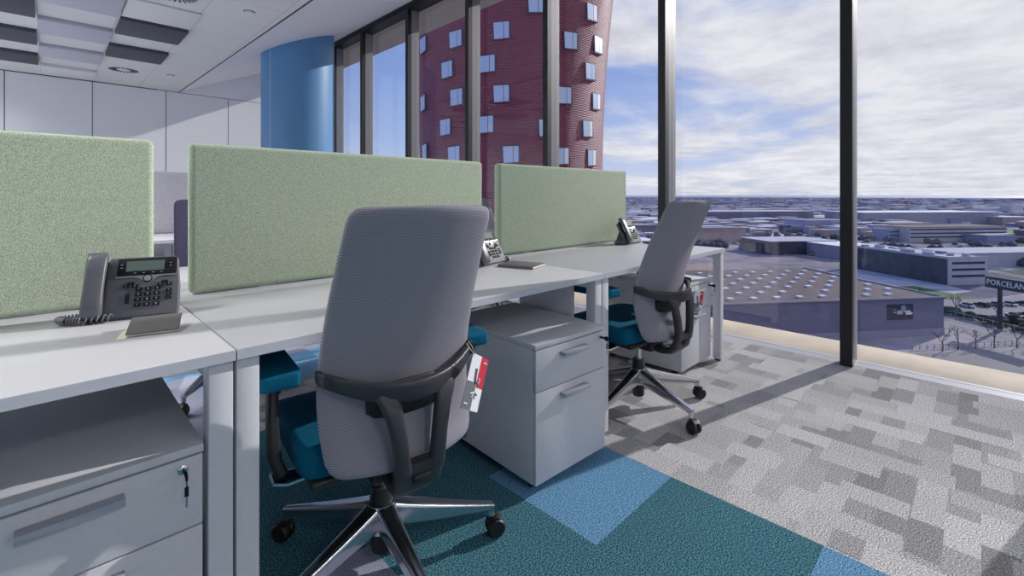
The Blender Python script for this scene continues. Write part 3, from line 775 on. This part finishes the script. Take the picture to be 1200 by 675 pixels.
tag(MB().add([(6000,-60000,G-4),(90000,-60000,G-4),(90000,90000,G-4),(6000,90000,G-4)], [(0,1,2,3)]).build('sea', E['sea']), kind='structure')

def gbox(mb, p, a, b_, z0, z1, mi=0):
    """box on the street grid: from point p, a metres along U and b metres along N"""
    p = Vector((p[0],p[1],0)); c = [p, p+U*a, p+U*a+N*b_, p+N*b_]
    return mb.add([(q.x,q.y,z0) for q in c]+[(q.x,q.y,z1) for q in c], [(0,3,2,1),(4,5,6,7),(0,1,5,4),(1,2,6,5),(2,3,7,6),(3,0,4,7)], mi)
# warehouse with skylights
def warehouse():
    zr = -26.2; c3 = Vector((169.0,7.04,0)); L_ = 130; D = 50
    t = empty('warehouse', (c3.x,c3.y,G), 0, 'large low warehouse with rows of skylights on its roof below the windows', 'warehouse')
    def p(name, mb, m, par=t):
        o = mb.build(name, m, par); o.location = (-c3.x,-c3.y,-G) if par is t else (0,0,0); return o
    q = c3 - U*L_
    body = p('wall', gbox(MB(), q, L_, D, G, zr-.25), E['wall'])
    p('base_band', gbox(MB(), (q-N*.15), L_+.15, .14, G, G+1.9), E['base'])
    p('roof', gbox(MB(), q-N*.3-U*.3, L_+.6, D+.6, zr-.24, zr), E['roof'])
    p('parapet', gbox(gbox(MB(), q-N*.32, L_+.4, .35, zr, zr+.35), c3-U*.05, .35, D, zr, zr+.35), E['base'])
    for i in range(14):
        for j in range(7):
            if random.random() < .06: continue
            o = c3 - U*(6+i*6.6) + N*(4+j*6.4)
            p('skylight', gbox(MB(), o, 1.5, 1.3, zr, zr+.5), E['white'])
    # picture panels on the street front
    for a, w_, z0, z1 in ((9.5,7.5,-31.6,-27.6),(66,9,-31.8,-28.0)):
        o = c3 - U*(a+w_) - N*.22
        pn = p('picture_panel', gbox(MB(), o, w_, .2, z0, z1), E['glassd'])
        for k in range(7):
            aa = random.uniform(.3,w_-2); bb = random.uniform(z0+.3,z1-1.6)
            b2 = gbox(MB(), o+U*aa-N*(.04+.012*k), random.uniform(.7,2), .03, bb, bb+random.uniform(.5,1.5)).build('picture_patch', random.choice((E['conc'],E['white'],E['dark'],E['base'])), pn)
warehouse()
def office():
    c = Vector((263.6,9.5,0)); zr = -25.0
    t = empty('office_block', (c.x,c.y,G), 0, 'four-storey office block with a pale end wall and dark long side', 'building')
    def p(name, mb, m): o = mb.build(name, m, t); o.location = (-c.x,-c.y,-G); return o
    p('wall', gbox(MB(), c, 19, 48, G, zr), E['conc'])
    p('long_facade', gbox(MB(), c-U*.25+N*.6, .25, 46, G, zr-.5), E['dark'])
    for k in range(3):
        z = zr-2.6-2.7*k
        p('window_band', gbox(MB(), c-N*.12+U*1.6, 15.6, .12, z, z+.95), E['glassd'])
    for k in range(14):
        a = random.uniform(1,16); b_ = random.uniform(2,44)
        p('rooftop_unit', gbox(MB(), c+U*a+N*b_, random.uniform(1,3), random.uniform(1.5,5), zr, zr+random.uniform(.6,1.6)), random.choice((E['white'],E['conc'],E['base'])))
    p('parapet', gbox(gbox(MB(), c-N*.1, 19.2, .3, zr, zr+.5), c-U*.1, .3, 48, zr, zr+.5), E['conc'])
office()
# billboard
def billboard():
    a = Vector((187.48,-.80,0)); b_ = Vector((182.49,-7.93,0)); d = (b_-a).normalized()
    t = empty('pole_sign', (185.85,-3.56,G), math.atan2(d.y,d.x), 'dark roadside sign on one pole with white capital letters', 'sign')
    L0 = -(Vector((185.85,-3.56,0))-a).length
    MB().box((L0,-.35,11.4),(12.2,.0,14.5)).build('sign_board', E['sign'], t, bevel=.03)
    MB().lathe([(.65,0),(.55,1),(.5,11.4)], seg=16, c=(.2,-.2,0)).build('pole', E['sign'], t, smooth=True)
    MB().box((-.7,-1.2,0),(1.1,.9,.4)).build('pole_footing', E['conc'], t)
    vs, fs = text_geo('PORCELANOSA', 2.15, .04)
    xs = [v[0] for v in vs]; mn, mx_ = min(xs), max(xs); tw = 12.0; k = tw/(mx_-mn)
    g = MB(); g.add([(L0+.5+(v[0]-mn)*k, -.40-v[2], 12.95+v[1]) for v in vs], fs); g.build('sign_lettering', E['letter'], t)
billboard()

# roads, verges
def flat(name, pts, z, m, label=None, cat=None):
    o = MB().prism(pts, z-.03, z).build(name, m); return tag(o, kind='structure')
def line_pt(p, a, b_): q = Vector((p[0],p[1],0))+U*a+N*b_; return (q.x,q.y)
W3 = (169.0,7.04)
flat('road', [line_pt(W3,7,-60),line_pt(W3,21,-60),line_pt(W3,21,120),line_pt(W3,7,120)], G+.06, E['road'])
flat('road_marking', [line_pt(W3,13.9,-60),line_pt(W3,14.15,-60),line_pt(W3,14.15,120),line_pt(W3,13.9,120)], G+.10, E['mark'])
flat('street', [line_pt(W3,-120,-26),line_pt(W3,60,-26),line_pt(W3,60,-12),line_pt(W3,-120,-12)], G+.05, E['pave'])
flat('verge', [line_pt(W3,23,2),line_pt(W3,58,2),line_pt(W3,58,60),line_pt(W3,23,60)], G+.05, E['lawn'])
flat('parking', [line_pt(W3,34,8),line_pt(W3,120,8),line_pt(W3,120,36),line_pt(W3,34,36)], G+.09, E['road'])
flat('field', [line_pt(W3,-40,62),line_pt(W3,5,62),line_pt(W3,5,80),line_pt(W3,-40,80)], G+.05, E['lawn'])
flat('dirt_lot', [line_pt(W3,-90,80),line_pt(W3,10,80),line_pt(W3,10,130),line_pt(W3,-90,130)], G+.05, emat('dirt_lot', (158,138,126)))
flat('pasture', [(560,-60),(760,-60),(760,30),(560,30)], G+.06, emat('pasture_green', (92,122,88), .2, .05))

# railings by the street
def railing(p, n, label):
    t = empty('railing', (p[0],p[1],G), YAW, label, 'railing')
    for z in (.5,1.1): MB().box((0,-.04,z-.05),(n*2.0,.04,z+.05)).build('rail', E['fence'], t)
    for k in range(n+1): MB().box((k*2.-.06,-.06,0),(k*2.+.06,.06,1.2)).build('post', E['fence'], t)
def railing_n(p, n, label):
    t = empty('railing', (p[0],p[1],G), YAW+math.pi/2, label, 'railing')
    for z in (.5,1.7): MB().box((0,-.05,z-.06),(n*2.5,.05,z+.06)).build('rail', E['fence'], t)
    for k in range(n+1): MB().box((k*2.5-.08,-.08,0),(k*2.5+.08,.08,1.9)).build('post', E['fence'], t)
railing_n(line_pt(W3,22,-20), 24, 'pale metal fence along the road behind the warehouse corner')
railing(line_pt(W3,-20,-9.5), 32, 'low railing in front of the bare trees by the street')
railing(line_pt(W3,6,-30), 18, 'short low railing at the near side of the street')

# bare trees
def bare_tree(x, y, h, seed):
    rnd = random.Random(seed); mb = MB()
    def br(p, d, l, r, lv):
        q = p + d*l; mb.tube([p, p+d*l*.5+Vector((rnd.uniform(-.05,.05)*l,rnd.uniform(-.05,.05)*l,0)), q], [r, r*.8, r*.6], 5)
        if lv == 0: return
        for k in range(3 if lv > 1 else 4):
            nd = (d + Vector((rnd.uniform(-.9,.9), rnd.uniform(-.9,.9), rnd.uniform(-.1,.6)))).normalized()
            br(p + d*l*rnd.uniform(.6,1), nd, l*rnd.uniform(.55,.8), r*.55, lv-1)
    br(Vector((0,0,0)), Vector((0,0,1)), h*.38, h*.022, 4)
    return mb
protos = [bare_tree(0,0,6.5,s).build('bare_tree', E['bark']) for s in (1,2,3)]
spots = []
for k in range(9): spots.append(line_pt(W3, -14+k*5.2, -11 + random.uniform(-.6,.6)))
for k, (a, b_) in enumerate(((28,-2),(33,3),(30,10),(44,-3),(52,2),(38,-8),(60,-4),(26,18),(27,30))): spots.append(line_pt(W3,a,b_))
for i, (x, y) in enumerate(spots):
    o = protos[i] if i < 3 else protos[i%3].copy()
    if i >= 3: COL.objects.link(o)
    o.location = (x,y,G); o.rotation_euler = (0,0,random.uniform(0,6)); s = random.uniform(.85,1.2); o.scale = (s,s,s)
    if i < 9: tag(o, 'leafless street tree in the row in front of the warehouse corner', 'tree', 'leafless trees along the street')
    else: tag(o, 'leafless tree on the verge behind the road fence', 'tree', 'leafless trees beyond the road')
# dark bushes
def bush(seed):
    rnd = random.Random(seed); mb = MB()
    for k in range(9):
        c = Vector((rnd.uniform(-1.3,1.3), rnd.uniform(-1.3,1.3), rnd.uniform(.7,1.7))); r = rnd.uniform(.6,1.1)
        rings = []
        for a in (-80,-50,-15,20,55,80):
            rr = r*math.cos(R(a)); rings.append([(c.x+rr*math.cos(t_)*rnd.uniform(.8,1.2), c.y+rr*math.sin(t_)*rnd.uniform(.8,1.2), c.z+r*math.sin(R(a))) for t_ in [2*math.pi*q/8 for q in range(8)]])
        mb.loft(rings)
    return mb
bp = [bush(s).build('bush', E['leaf']) for s in (5,6)]
bs = []
for k in range(26): bs.append(line_pt(W3, random.uniform(24,60), random.uniform(-3,7)))
for k in range(8): bs.append(line_pt(W3, 23.5+random.uniform(-.5,1.5), 8+k*5))
for i, (x, y) in enumerate(bs):
    o = bp[i] if i < 2 else bp[i%2].copy()
    if i >= 2: COL.objects.link(o)
    o.location = (x,y,G); s = random.uniform(.8,1.5); o.scale = (s,s,s*.8); o.rotation_euler = (0,0,random.uniform(0,6))
    tag(o, 'dark rounded bush between the road fence and the car park', 'bush', 'bushes by the car park')
# parked cars
def car(m):
    t = empty('parked_car', (0,0,0), 0)
    pr = [(-2.1,.35),(-2.1,.85),(-1.9,.95),(2.0,.9),(2.15,.7),(2.15,.35)]
    c = MB(); n = len(pr); c.add([(x,-.85,z) for x,z in pr]+[(x,.85,z) for x,z in pr], [tuple(range(n)),tuple(reversed(range(n,2*n)))]+[(i,(i+1)%n,n+(i+1)%n,n+i) for i in range(n)])
    c.build('car_body', m, t, bevel=.08)
    pr = [(-1.7,.93),(-1.3,1.42),(.5,1.45),(1.2,.93)]; c = MB(); n = 4
    c.add([(x,-.75,z) for x,z in pr]+[(x,.75,z) for x,z in pr], [tuple(range(n)),tuple(reversed(range(n,2*n)))]+[(i,(i+1)%n,n+(i+1)%n,n+i) for i in range(n)])
    c.build('cabin', E['glassd'], t, bevel=.05)
    for x in (-1.35,1.35):
        for y in (-.8,.8): MB().lathe([(.32,-.1),(.32,.1)], c=(x,y,.32), axis='y', seg=14).build('wheel', M['rubber'], t)
    return t
carm = [('white',emat('car_white',(210,210,214),.02)),('dark',emat('car_dark',(60,60,70),.02)),('silver',emat('car_silver',(150,152,160),.02))]
cp = [car(m) for _, m in carm]
used = set()
for k in range(18):
    ci = k % 3; c = cp[ci] if ci not in used else copy_tree(cp[ci]); used.add(ci)
    x, y = line_pt(W3, 40+(k%9)*5.5+random.uniform(-.5,.5), 13 if k < 9 else 26); c.location = (x,y,G+.06); c.rotation_euler = (0,0,YAW+math.pi/2+random.uniform(-.05,.05))
    tag(c, '%s car parked in the lot behind the tall sign' % carm[ci][0], 'car', '%s cars in the car park' % carm[ci][0])

# nearer sheds placed one by one
def shed(c, a, b_, h, mw, mr, label, group=None, name='industrial_shed', bands=0):
    t = empty(name, (c[0],c[1],G), YAW, label, 'building', group)
    MB().box((0,0,0),(a,b_,h-.3)).build('wall', mw, t)
    MB().box((-.4,-.4,h-.3),(a+.4,b_+.4,h)).build('roof', mr, t)
    for k in range(bands): MB().box((1,-.15,h-2.6-3*k),(a-1,0,h-1.5-3*k)).build('window_band', E['glassd'], t)
    return t
shed((318,92), 46, 30, 8.5, E['dark'], E['conc'], 'wide dark-walled shed with a pale flat roof beyond the dirt lot')
shed((322,57), 26, 26, 8, E['base'], E['white'], 'smaller shed with a near-white roof right of the wide dark one')
shed((300,32), 55, 22, 7, E['conc'], E['roof'], 'low pale building behind the long side of the office block')
shed((330,8), 70, 22, 7.5, E['conc'], E['conc'], 'long low grey shed directly behind the office block')
shed((330,-40), 60, 26, 6.0, E['red'], E['roof'], 'brick-red building right behind the pale office end wall')
shed((310,-50), 60, 14, 6.0, E['base'], E['conc'], 'grey low shed behind the dark roadside sign')
shed((480,40), 90, 30, 12, E['conc'], E['roof'], 'mid-distance grey office building with dark window bands', bands=3)
shed((700,100), 190, 60, 16, E['base'], E['white'], 'huge long hall with a bright flat roof in the distance')
shed((620,260), 160, 60, 15, E['wall'], E['conc'], 'large bluish hall with a pale roof far out on the left')
# distant town
tw = [('pale grey', emat('town_pale', (205,203,214))), ('blue grey', emat('town_blue', (140,146,178))), ('brownish', emat('town_brown', (172,152,150))), ('dark', emat('town_dark', (104,102,124)))]
tr = [emat('town_roof_light', (212,210,216)), emat('town_roof_grey', (140,138,150)), emat('town_roof_tan', (158,146,146))]
rnd = random.Random(4); placed = []
for k in range(285):
    for tries in range(40):
        ang = R(rnd.uniform(-8, 42)); d = math.exp(rnd.uniform(math.log(300), math.log(3300)))
        if ang > R(32) and d > 0 and rnd.random() < .5: continue
        x, y = d*math.cos(ang), d*math.sin(ang)
        if d < 520 and (y < 150) and x > 250 and x < 470: continue
        if 545 < x < 790 and -75 < y < 60: continue
        a = rnd.uniform(14,46)*(1+d/3000); b_ = rnd.uniform(12,26)*(1+d/3000); h = rnd.uniform(5,10)*(1+d/6000) * (1.5 if rnd.random() < .12 else 1)
        if all(abs(x-px)+abs(y-py) > .75*(a+pa) for px,py,pa in placed): break
    else: continue
    placed.append((x,y,a))
    ti = rnd.choice((0,0,1,1,1,2,3)); nm, mw = tw[ti]; ri = rnd.choice((0,1,1,2))
    far = d > 1000
    if d < 700:
        shed((x,y), a, b_, h, mw, tr[ri], 'mid-distance %s building on the plain beyond the warehouse' % nm, 'mid-distance %s buildings' % nm, 'town_building', bands=rnd.choice((0,0,2)))
    else:
        mb = MB().box((0,0,0),(a,b_,h-.4),0).box((-.3,-.3,h-.4),(a+.3,b_+.3,h),1)
        o = mb.build('town_building', [mw, tr[ri]]); o.location = (x,y,G if x < 3190 else G-2.2); o.rotation_euler = (0,0,YAW)
        tag(o, ('tiny %s building near the horizon' if far else 'distant %s building in the middle of the plain') % nm, 'building', ('far %s buildings near the horizon' if far else 'distant %s buildings on the plain') % nm)
# scattered tree belts
tb = MB(); 
rnd = random.Random(9)
for k in range(2200):
    d = math.exp(rnd.uniform(math.log(260), math.log(3000))); ang = R(rnd.uniform(-8,40)); row = round(d/60)*60 if rnd.random() < .7 else d
    x, y = row*math.cos(ang), row*math.sin(ang)
    if x < 330 and y < 140: continue
    s = rnd.uniform(1.0,2.6)*(1+d/2500); h = rnd.uniform(2,5)
    rings = []
    for q, rr in ((0,.5),(.3,1),(.7,.8),(1,.15)): rings.append([(x+s*rr*math.cos(w)*1.3, y+s*rr*math.sin(w)*1.3, G+h*q) for w in (0,1.2,2.5,3.8,5.0)])
    tb.loft(rings)
tag(tb.build('scattered_trees', emat('scattered_trees', (92,90,100), .2, .05)), 'dark trees and scrub scattered between the buildings of the plain', 'trees', kind='stuff')

# the countless small roofs between the buildings modelled one by one
fb = MB(); rnd = random.Random(21)
for k in range(3400):
    d = math.exp(rnd.uniform(math.log(420), math.log(5200))); ang = R(rnd.uniform(-8,42)); x, y = d*math.cos(ang), d*math.sin(ang)
    if 545 < x < 790 and -75 < y < 60: continue
    if d < 520 and y < 150: continue
    a = rnd.uniform(7,24)*(1+d/3000); b_ = rnd.uniform(6,14)*(1+d/3000); h = rnd.uniform(3,8)*(1+d/6000)
    g0 = G if x < 3190 else G-2.2
    gbox(fb, (x,y), a, b_, g0, g0+h-.3, rnd.choice((0,0,1,1,2,3))); gbox(fb, (x-.2,y-.2), a+.4, b_+.4, g0+h-.3, g0+h, rnd.choice((4,4,5,6)))
tag(fb.build('distant_rooftops', [m_ for _, m_ in tw]+tr), 'countless tiny rooftops filling the plain up to the horizon', 'rooftops', kind='stuff')

# red tower
def tower():
    cx, cy = 42.4, 42.4
    def rad(z, a):
        base = 11.6 + .0026*max(0,z-2)**2*.9 + .02*abs(z-2)*0
        if z < 0: base += .0006*z*z
        return base*(1+.03*math.cos(3*(a-z*.012)))
    m = mat('tower_red_tubes', (126,52,78), .45, spec=.4); nt = m.node_tree; b = nt.nodes['Principled BSDF']; L = nt.links
    tc = nt.nodes.new('ShaderNodeTexCoord')
    w = nt.nodes.new('ShaderNodeTexWave'); w.wave_type = 'BANDS'; w.bands_direction = 'Z'; w.inputs['Scale'].default_value = 1.7; w.inputs['Distortion'].default_value = 2.2; w.inputs['Detail'].default_value = 1; w.inputs['Detail Scale'].default_value = .25
    L.new(tc.outputs['Object'], w.inputs['Vector'])
    r = nt.nodes.new('ShaderNodeValToRGB'); r.color_ramp.elements[0].color = lin((92,40,60)); r.color_ramp.elements[1].color = lin((162,78,100)); L.new(w.outputs['Fac'], r.inputs[0]); L.new(r.outputs[0], b.inputs['Base Color'])
    bp_ = nt.nodes.new('ShaderNodeBump'); bp_.inputs['Distance'].default_value = .1; L.new(w.outputs['Fac'], bp_.inputs['Height']); L.new(bp_.outputs[0], b.inputs['Normal'])
    t = empty('red_tower', (cx,cy,G), 0, 'round dark red tower with small scattered windows beyond the glass', 'tower')
    mb = MB(); rings = []
    z = G
    while z < 62:
        rings.append([(rad(z,a)*math.cos(a), rad(z,a)*math.sin(a), z-G) for a in [2*math.pi*k/96 for k in range(96)]]); z += 2
    mb.loft(rings); mb.build('facade_shell', m, t, smooth=True)
    Fv = 547.; a0 = math.atan(550/Fv)
    fr = mat('tower_window_reveal', (70,52,72), .6); gl = mat('tower_glass', (172,188,216), .3, .2); wh = mat('tower_blind', (225,225,228), .5)
    wins = [(535,46),(525,81.7),(536,114),(523,149),(533,181),(571.7,75),(588,36),(588,110),(570,146),(599,181),(628,5),(661,112),(692.7,15),(700,53),(690.7,84),(697.7,119),(687.7,151),(692.3,185),(658,183),
            (497,53),(497,121),(499,178),(668,48),(640,150),(615,-40),(660,-30),(540,-20),(575,-60),(500,-10)]
    for px, py in wins:
        u = (px-600)/Fv; v = (228.5-py)/Fv
        dx = math.cos(a0)+u*math.sin(a0); dy = math.sin(a0)-u*math.cos(a0)
        rr = 11.9; s_ = None
        for it in range(4):
            A = dx*dx+dy*dy; Bq = -2*(dx*cx+dy*cy); Cq = cx*cx+cy*cy-rr*rr; D = Bq*Bq-4*A*Cq
            if D <= 0: break
            s_ = (-Bq-math.sqrt(D))/(2*A); x, y, z = dx*s_, dy*s_, H+v*s_; ang = math.atan2(y-cy, x-cx); rr = rad(z, ang)
        if s_ is None: continue
        f = MB().add([(-.18,-.86,-1.0),(.16,-.86,-1.0),(.16,.98,-.9),(-.18,.98,-.9),(-.18,-.94,.9),(.16,-.94,.9),(.16,.86,1.0),(-.18,.86,1.0)],[(0,3,2,1),(4,5,6,7),(0,1,5,4),(1,2,6,5),(2,3,7,6),(3,0,4,7)]).build('window', fr, t)
        f.location = (rr*math.cos(ang), rr*math.sin(ang), z-G); f.rotation_euler = (0,0,ang)
        MB().add([(.165,-.76,-.88),(.19,-.76,-.88),(.19,.18,-.84),(.165,.18,-.84),(.165,-.84,.80),(.19,-.84,.80),(.19,.18,.84),(.165,.18,.84)],[(0,3,2,1),(4,5,6,7),(0,1,5,4),(1,2,6,5),(2,3,7,6),(3,0,4,7)]).build('pane', gl, f); MB().box((.165,.24,-.80),(.19,.76,.86)).build('blind', wh if (px > 640 and py % 2 > .9) else gl, f)
tower()

# ------------------------------------------------------------------ sky, sun, added fill lights
def world():
    w = bpy.data.worlds.new('sky'); SC.world = w; w.use_nodes = True; nt = w.node_tree; nt.nodes.clear(); L = nt.links
    out = nt.nodes.new('ShaderNodeOutputWorld'); bg = nt.nodes.new('ShaderNodeBackground'); L.new(bg.outputs[0], out.inputs[0])
    tc = nt.nodes.new('ShaderNodeTexCoord'); sp = nt.nodes.new('ShaderNodeSeparateXYZ'); L.new(tc.outputs['Generated'], sp.inputs[0])
    grad = nt.nodes.new('ShaderNodeValToRGB'); e = grad.color_ramp.elements
    e[0].position = 0; e[0].color = lin((205,206,220)); e[1].position = .6; e[1].color = lin((104,136,206))
    for p, c in ((.03,(198,206,226)),(.10,(170,190,228)),(.25,(140,166,220))): k = e.new(p); k.color = lin(c)
    L.new(sp.outputs['Z'], grad.inputs[0])
    mz = nt.nodes.new('ShaderNodeMath'); mz.operation = 'ADD'; mz.inputs[1].default_value = .10; L.new(sp.outputs['Z'], mz.inputs[0])
    mx0 = nt.nodes.new('ShaderNodeMath'); mx0.operation = 'MAXIMUM'; mx0.inputs[1].default_value = .04; L.new(mz.outputs[0], mx0.inputs[0])
    dv = nt.nodes.new('ShaderNodeVectorMath'); dv.operation = 'DIVIDE'; cb = nt.nodes.new('ShaderNodeCombineXYZ')
    for i in range(3): L.new(mx0.outputs[0], cb.inputs[i])
    L.new(tc.outputs['Generated'], dv.inputs[0]); L.new(cb.outputs[0], dv.inputs[1])
    mp = nt.nodes.new('ShaderNodeMapping'); mp.inputs['Scale'].default_value = (.9,.9,0); mp.inputs['Location'].default_value = (.35,.2,0); L.new(dv.outputs[0], mp.inputs[0])
    n1 = nt.nodes.new('ShaderNodeTexNoise'); n1.inputs['Scale'].default_value = .55; n1.inputs['Detail'].default_value = 9; n1.inputs['Roughness'].default_value = .58; n1.inputs['Distortion'].default_value = .5; L.new(mp.outputs[0], n1.inputs['Vector'])
    # more cloud towards +X -Y (right of the view) and above the horizon
    dt = nt.nodes.new('ShaderNodeVectorMath'); dt.operation = 'DOT_PRODUCT'; dt.inputs[1].default_value = (.80,-.62,.12); L.new(tc.outputs['Generated'], dt.inputs[0])
    bias = nt.nodes.new('ShaderNodeMapRange'); bias.inputs[1].default_value = -.1; bias.inputs[2].default_value = .85; bias.inputs[3].default_value = -.10; bias.inputs[4].default_value = .20; L.new(dt.outputs['Value'], bias.inputs[0])
    ad = nt.nodes.new('ShaderNodeMath'); ad.operation = 'ADD'; L.new(n1.outputs['Fac'], ad.inputs[0]); L.new(bias.outputs[0], ad.inputs[1])
    cr = nt.nodes.new('ShaderNodeMapRange'); cr.interpolation_type = 'SMOOTHSTEP'; cr.inputs[1].default_value = .46; cr.inputs[2].default_value = .64; L.new(ad.outputs[0], cr.inputs[0])
    n2 = nt.nodes.new('ShaderNodeTexNoise'); n2.inputs['Scale'].default_value = 2.6; n2.inputs['Detail'].default_value = 8; n2.inputs['Roughness'].default_value = .65; L.new(mp.outputs[0], n2.inputs['Vector'])
    cc = nt.nodes.new('ShaderNodeValToRGB'); e = cc.color_ramp.elements; e[0].position = .3; e[0].color = lin((204,204,214)); e[1].position = .60; e[1].color = lin((236,236,238)); L.new(n2.outputs['Fac'], cc.inputs[0])
    mx = nt.nodes.new('ShaderNodeMix'); mx.data_type = 'RGBA'; L.new(cr.outputs[0], mx.inputs[0]); L.new(grad.outputs[0], mx.inputs[6]); L.new(cc.outputs[0], mx.inputs[7])
    L.new(mx.outputs[2], bg.inputs[0]); bg.inputs[1].default_value = 1.12
world()
sd = bpy.data.lights.new('sun', 'SUN'); sd.energy = 4.1; sd.angle = R(.55); sd.color = (1,.965,.91)
so = bpy.data.objects.new('sun', sd); COL.objects.link(so)
so.rotation_euler = Vector((1,-.25,.49)).to_track_quat('Z','Y').to_euler()
LE = 1.0
def fill_light(x, y, w, d, e, name='unseen_fill_light'):
    l = bpy.data.lights.new(name, 'AREA'); l.shape = 'RECTANGLE'; l.size = w; l.size_y = d; l.energy = e*LE; l.color = (1,.985,.97); l.spread = R(140)  # added area light at ceiling height, out of view, brightens the room without a fixture
    o = bpy.data.objects.new(name, l); COL.objects.link(o); o.location = (x,y,ZC-.03)
for x in (-4.6,-2.9,-1.2):
    for y in (2.6,4.4,6.2,7.9,9.6): fill_light(x, y, .6, .6, 37 if y < 9 else 12)
for x, y, e_ in ((.1,-2.6,32),(1.8,-2.6,17),(.1,-4.2,30),(1.8,-4.2,20)): fill_light(x, y, .6, .6, e_)

# ------------------------------------------------------------------ camera
cd = bpy.data.cameras.new('camera'); cam = bpy.data.objects.new('camera', cd); COL.objects.link(cam)
cam.location = (0,0,H); cd.sensor_width = 36; cd.lens = 36*547/1200; cd.shift_y = -(337.5-228.5)/1200
a0 = math.atan(550/547); cam.rotation_euler = (R(90), 0, a0 - R(90)); cd.clip_start = .05; cd.clip_end = 200000
SC.camera = cam
SC.view_settings.view_transform = 'Standard'; SC.view_settings.look = 'None'; SC.view_settings.gamma = 1; SC.view_settings.exposure = 0
SC.view_settings.use_curve_mapping = False
SC.cycles.use_denoising = True; SC.cycles.max_bounces = 8; SC.cycles.transparent_max_bounces = 12; SC.cycles.diffuse_bounces = 5
SC.cycles.sample_clamp_indirect = 6
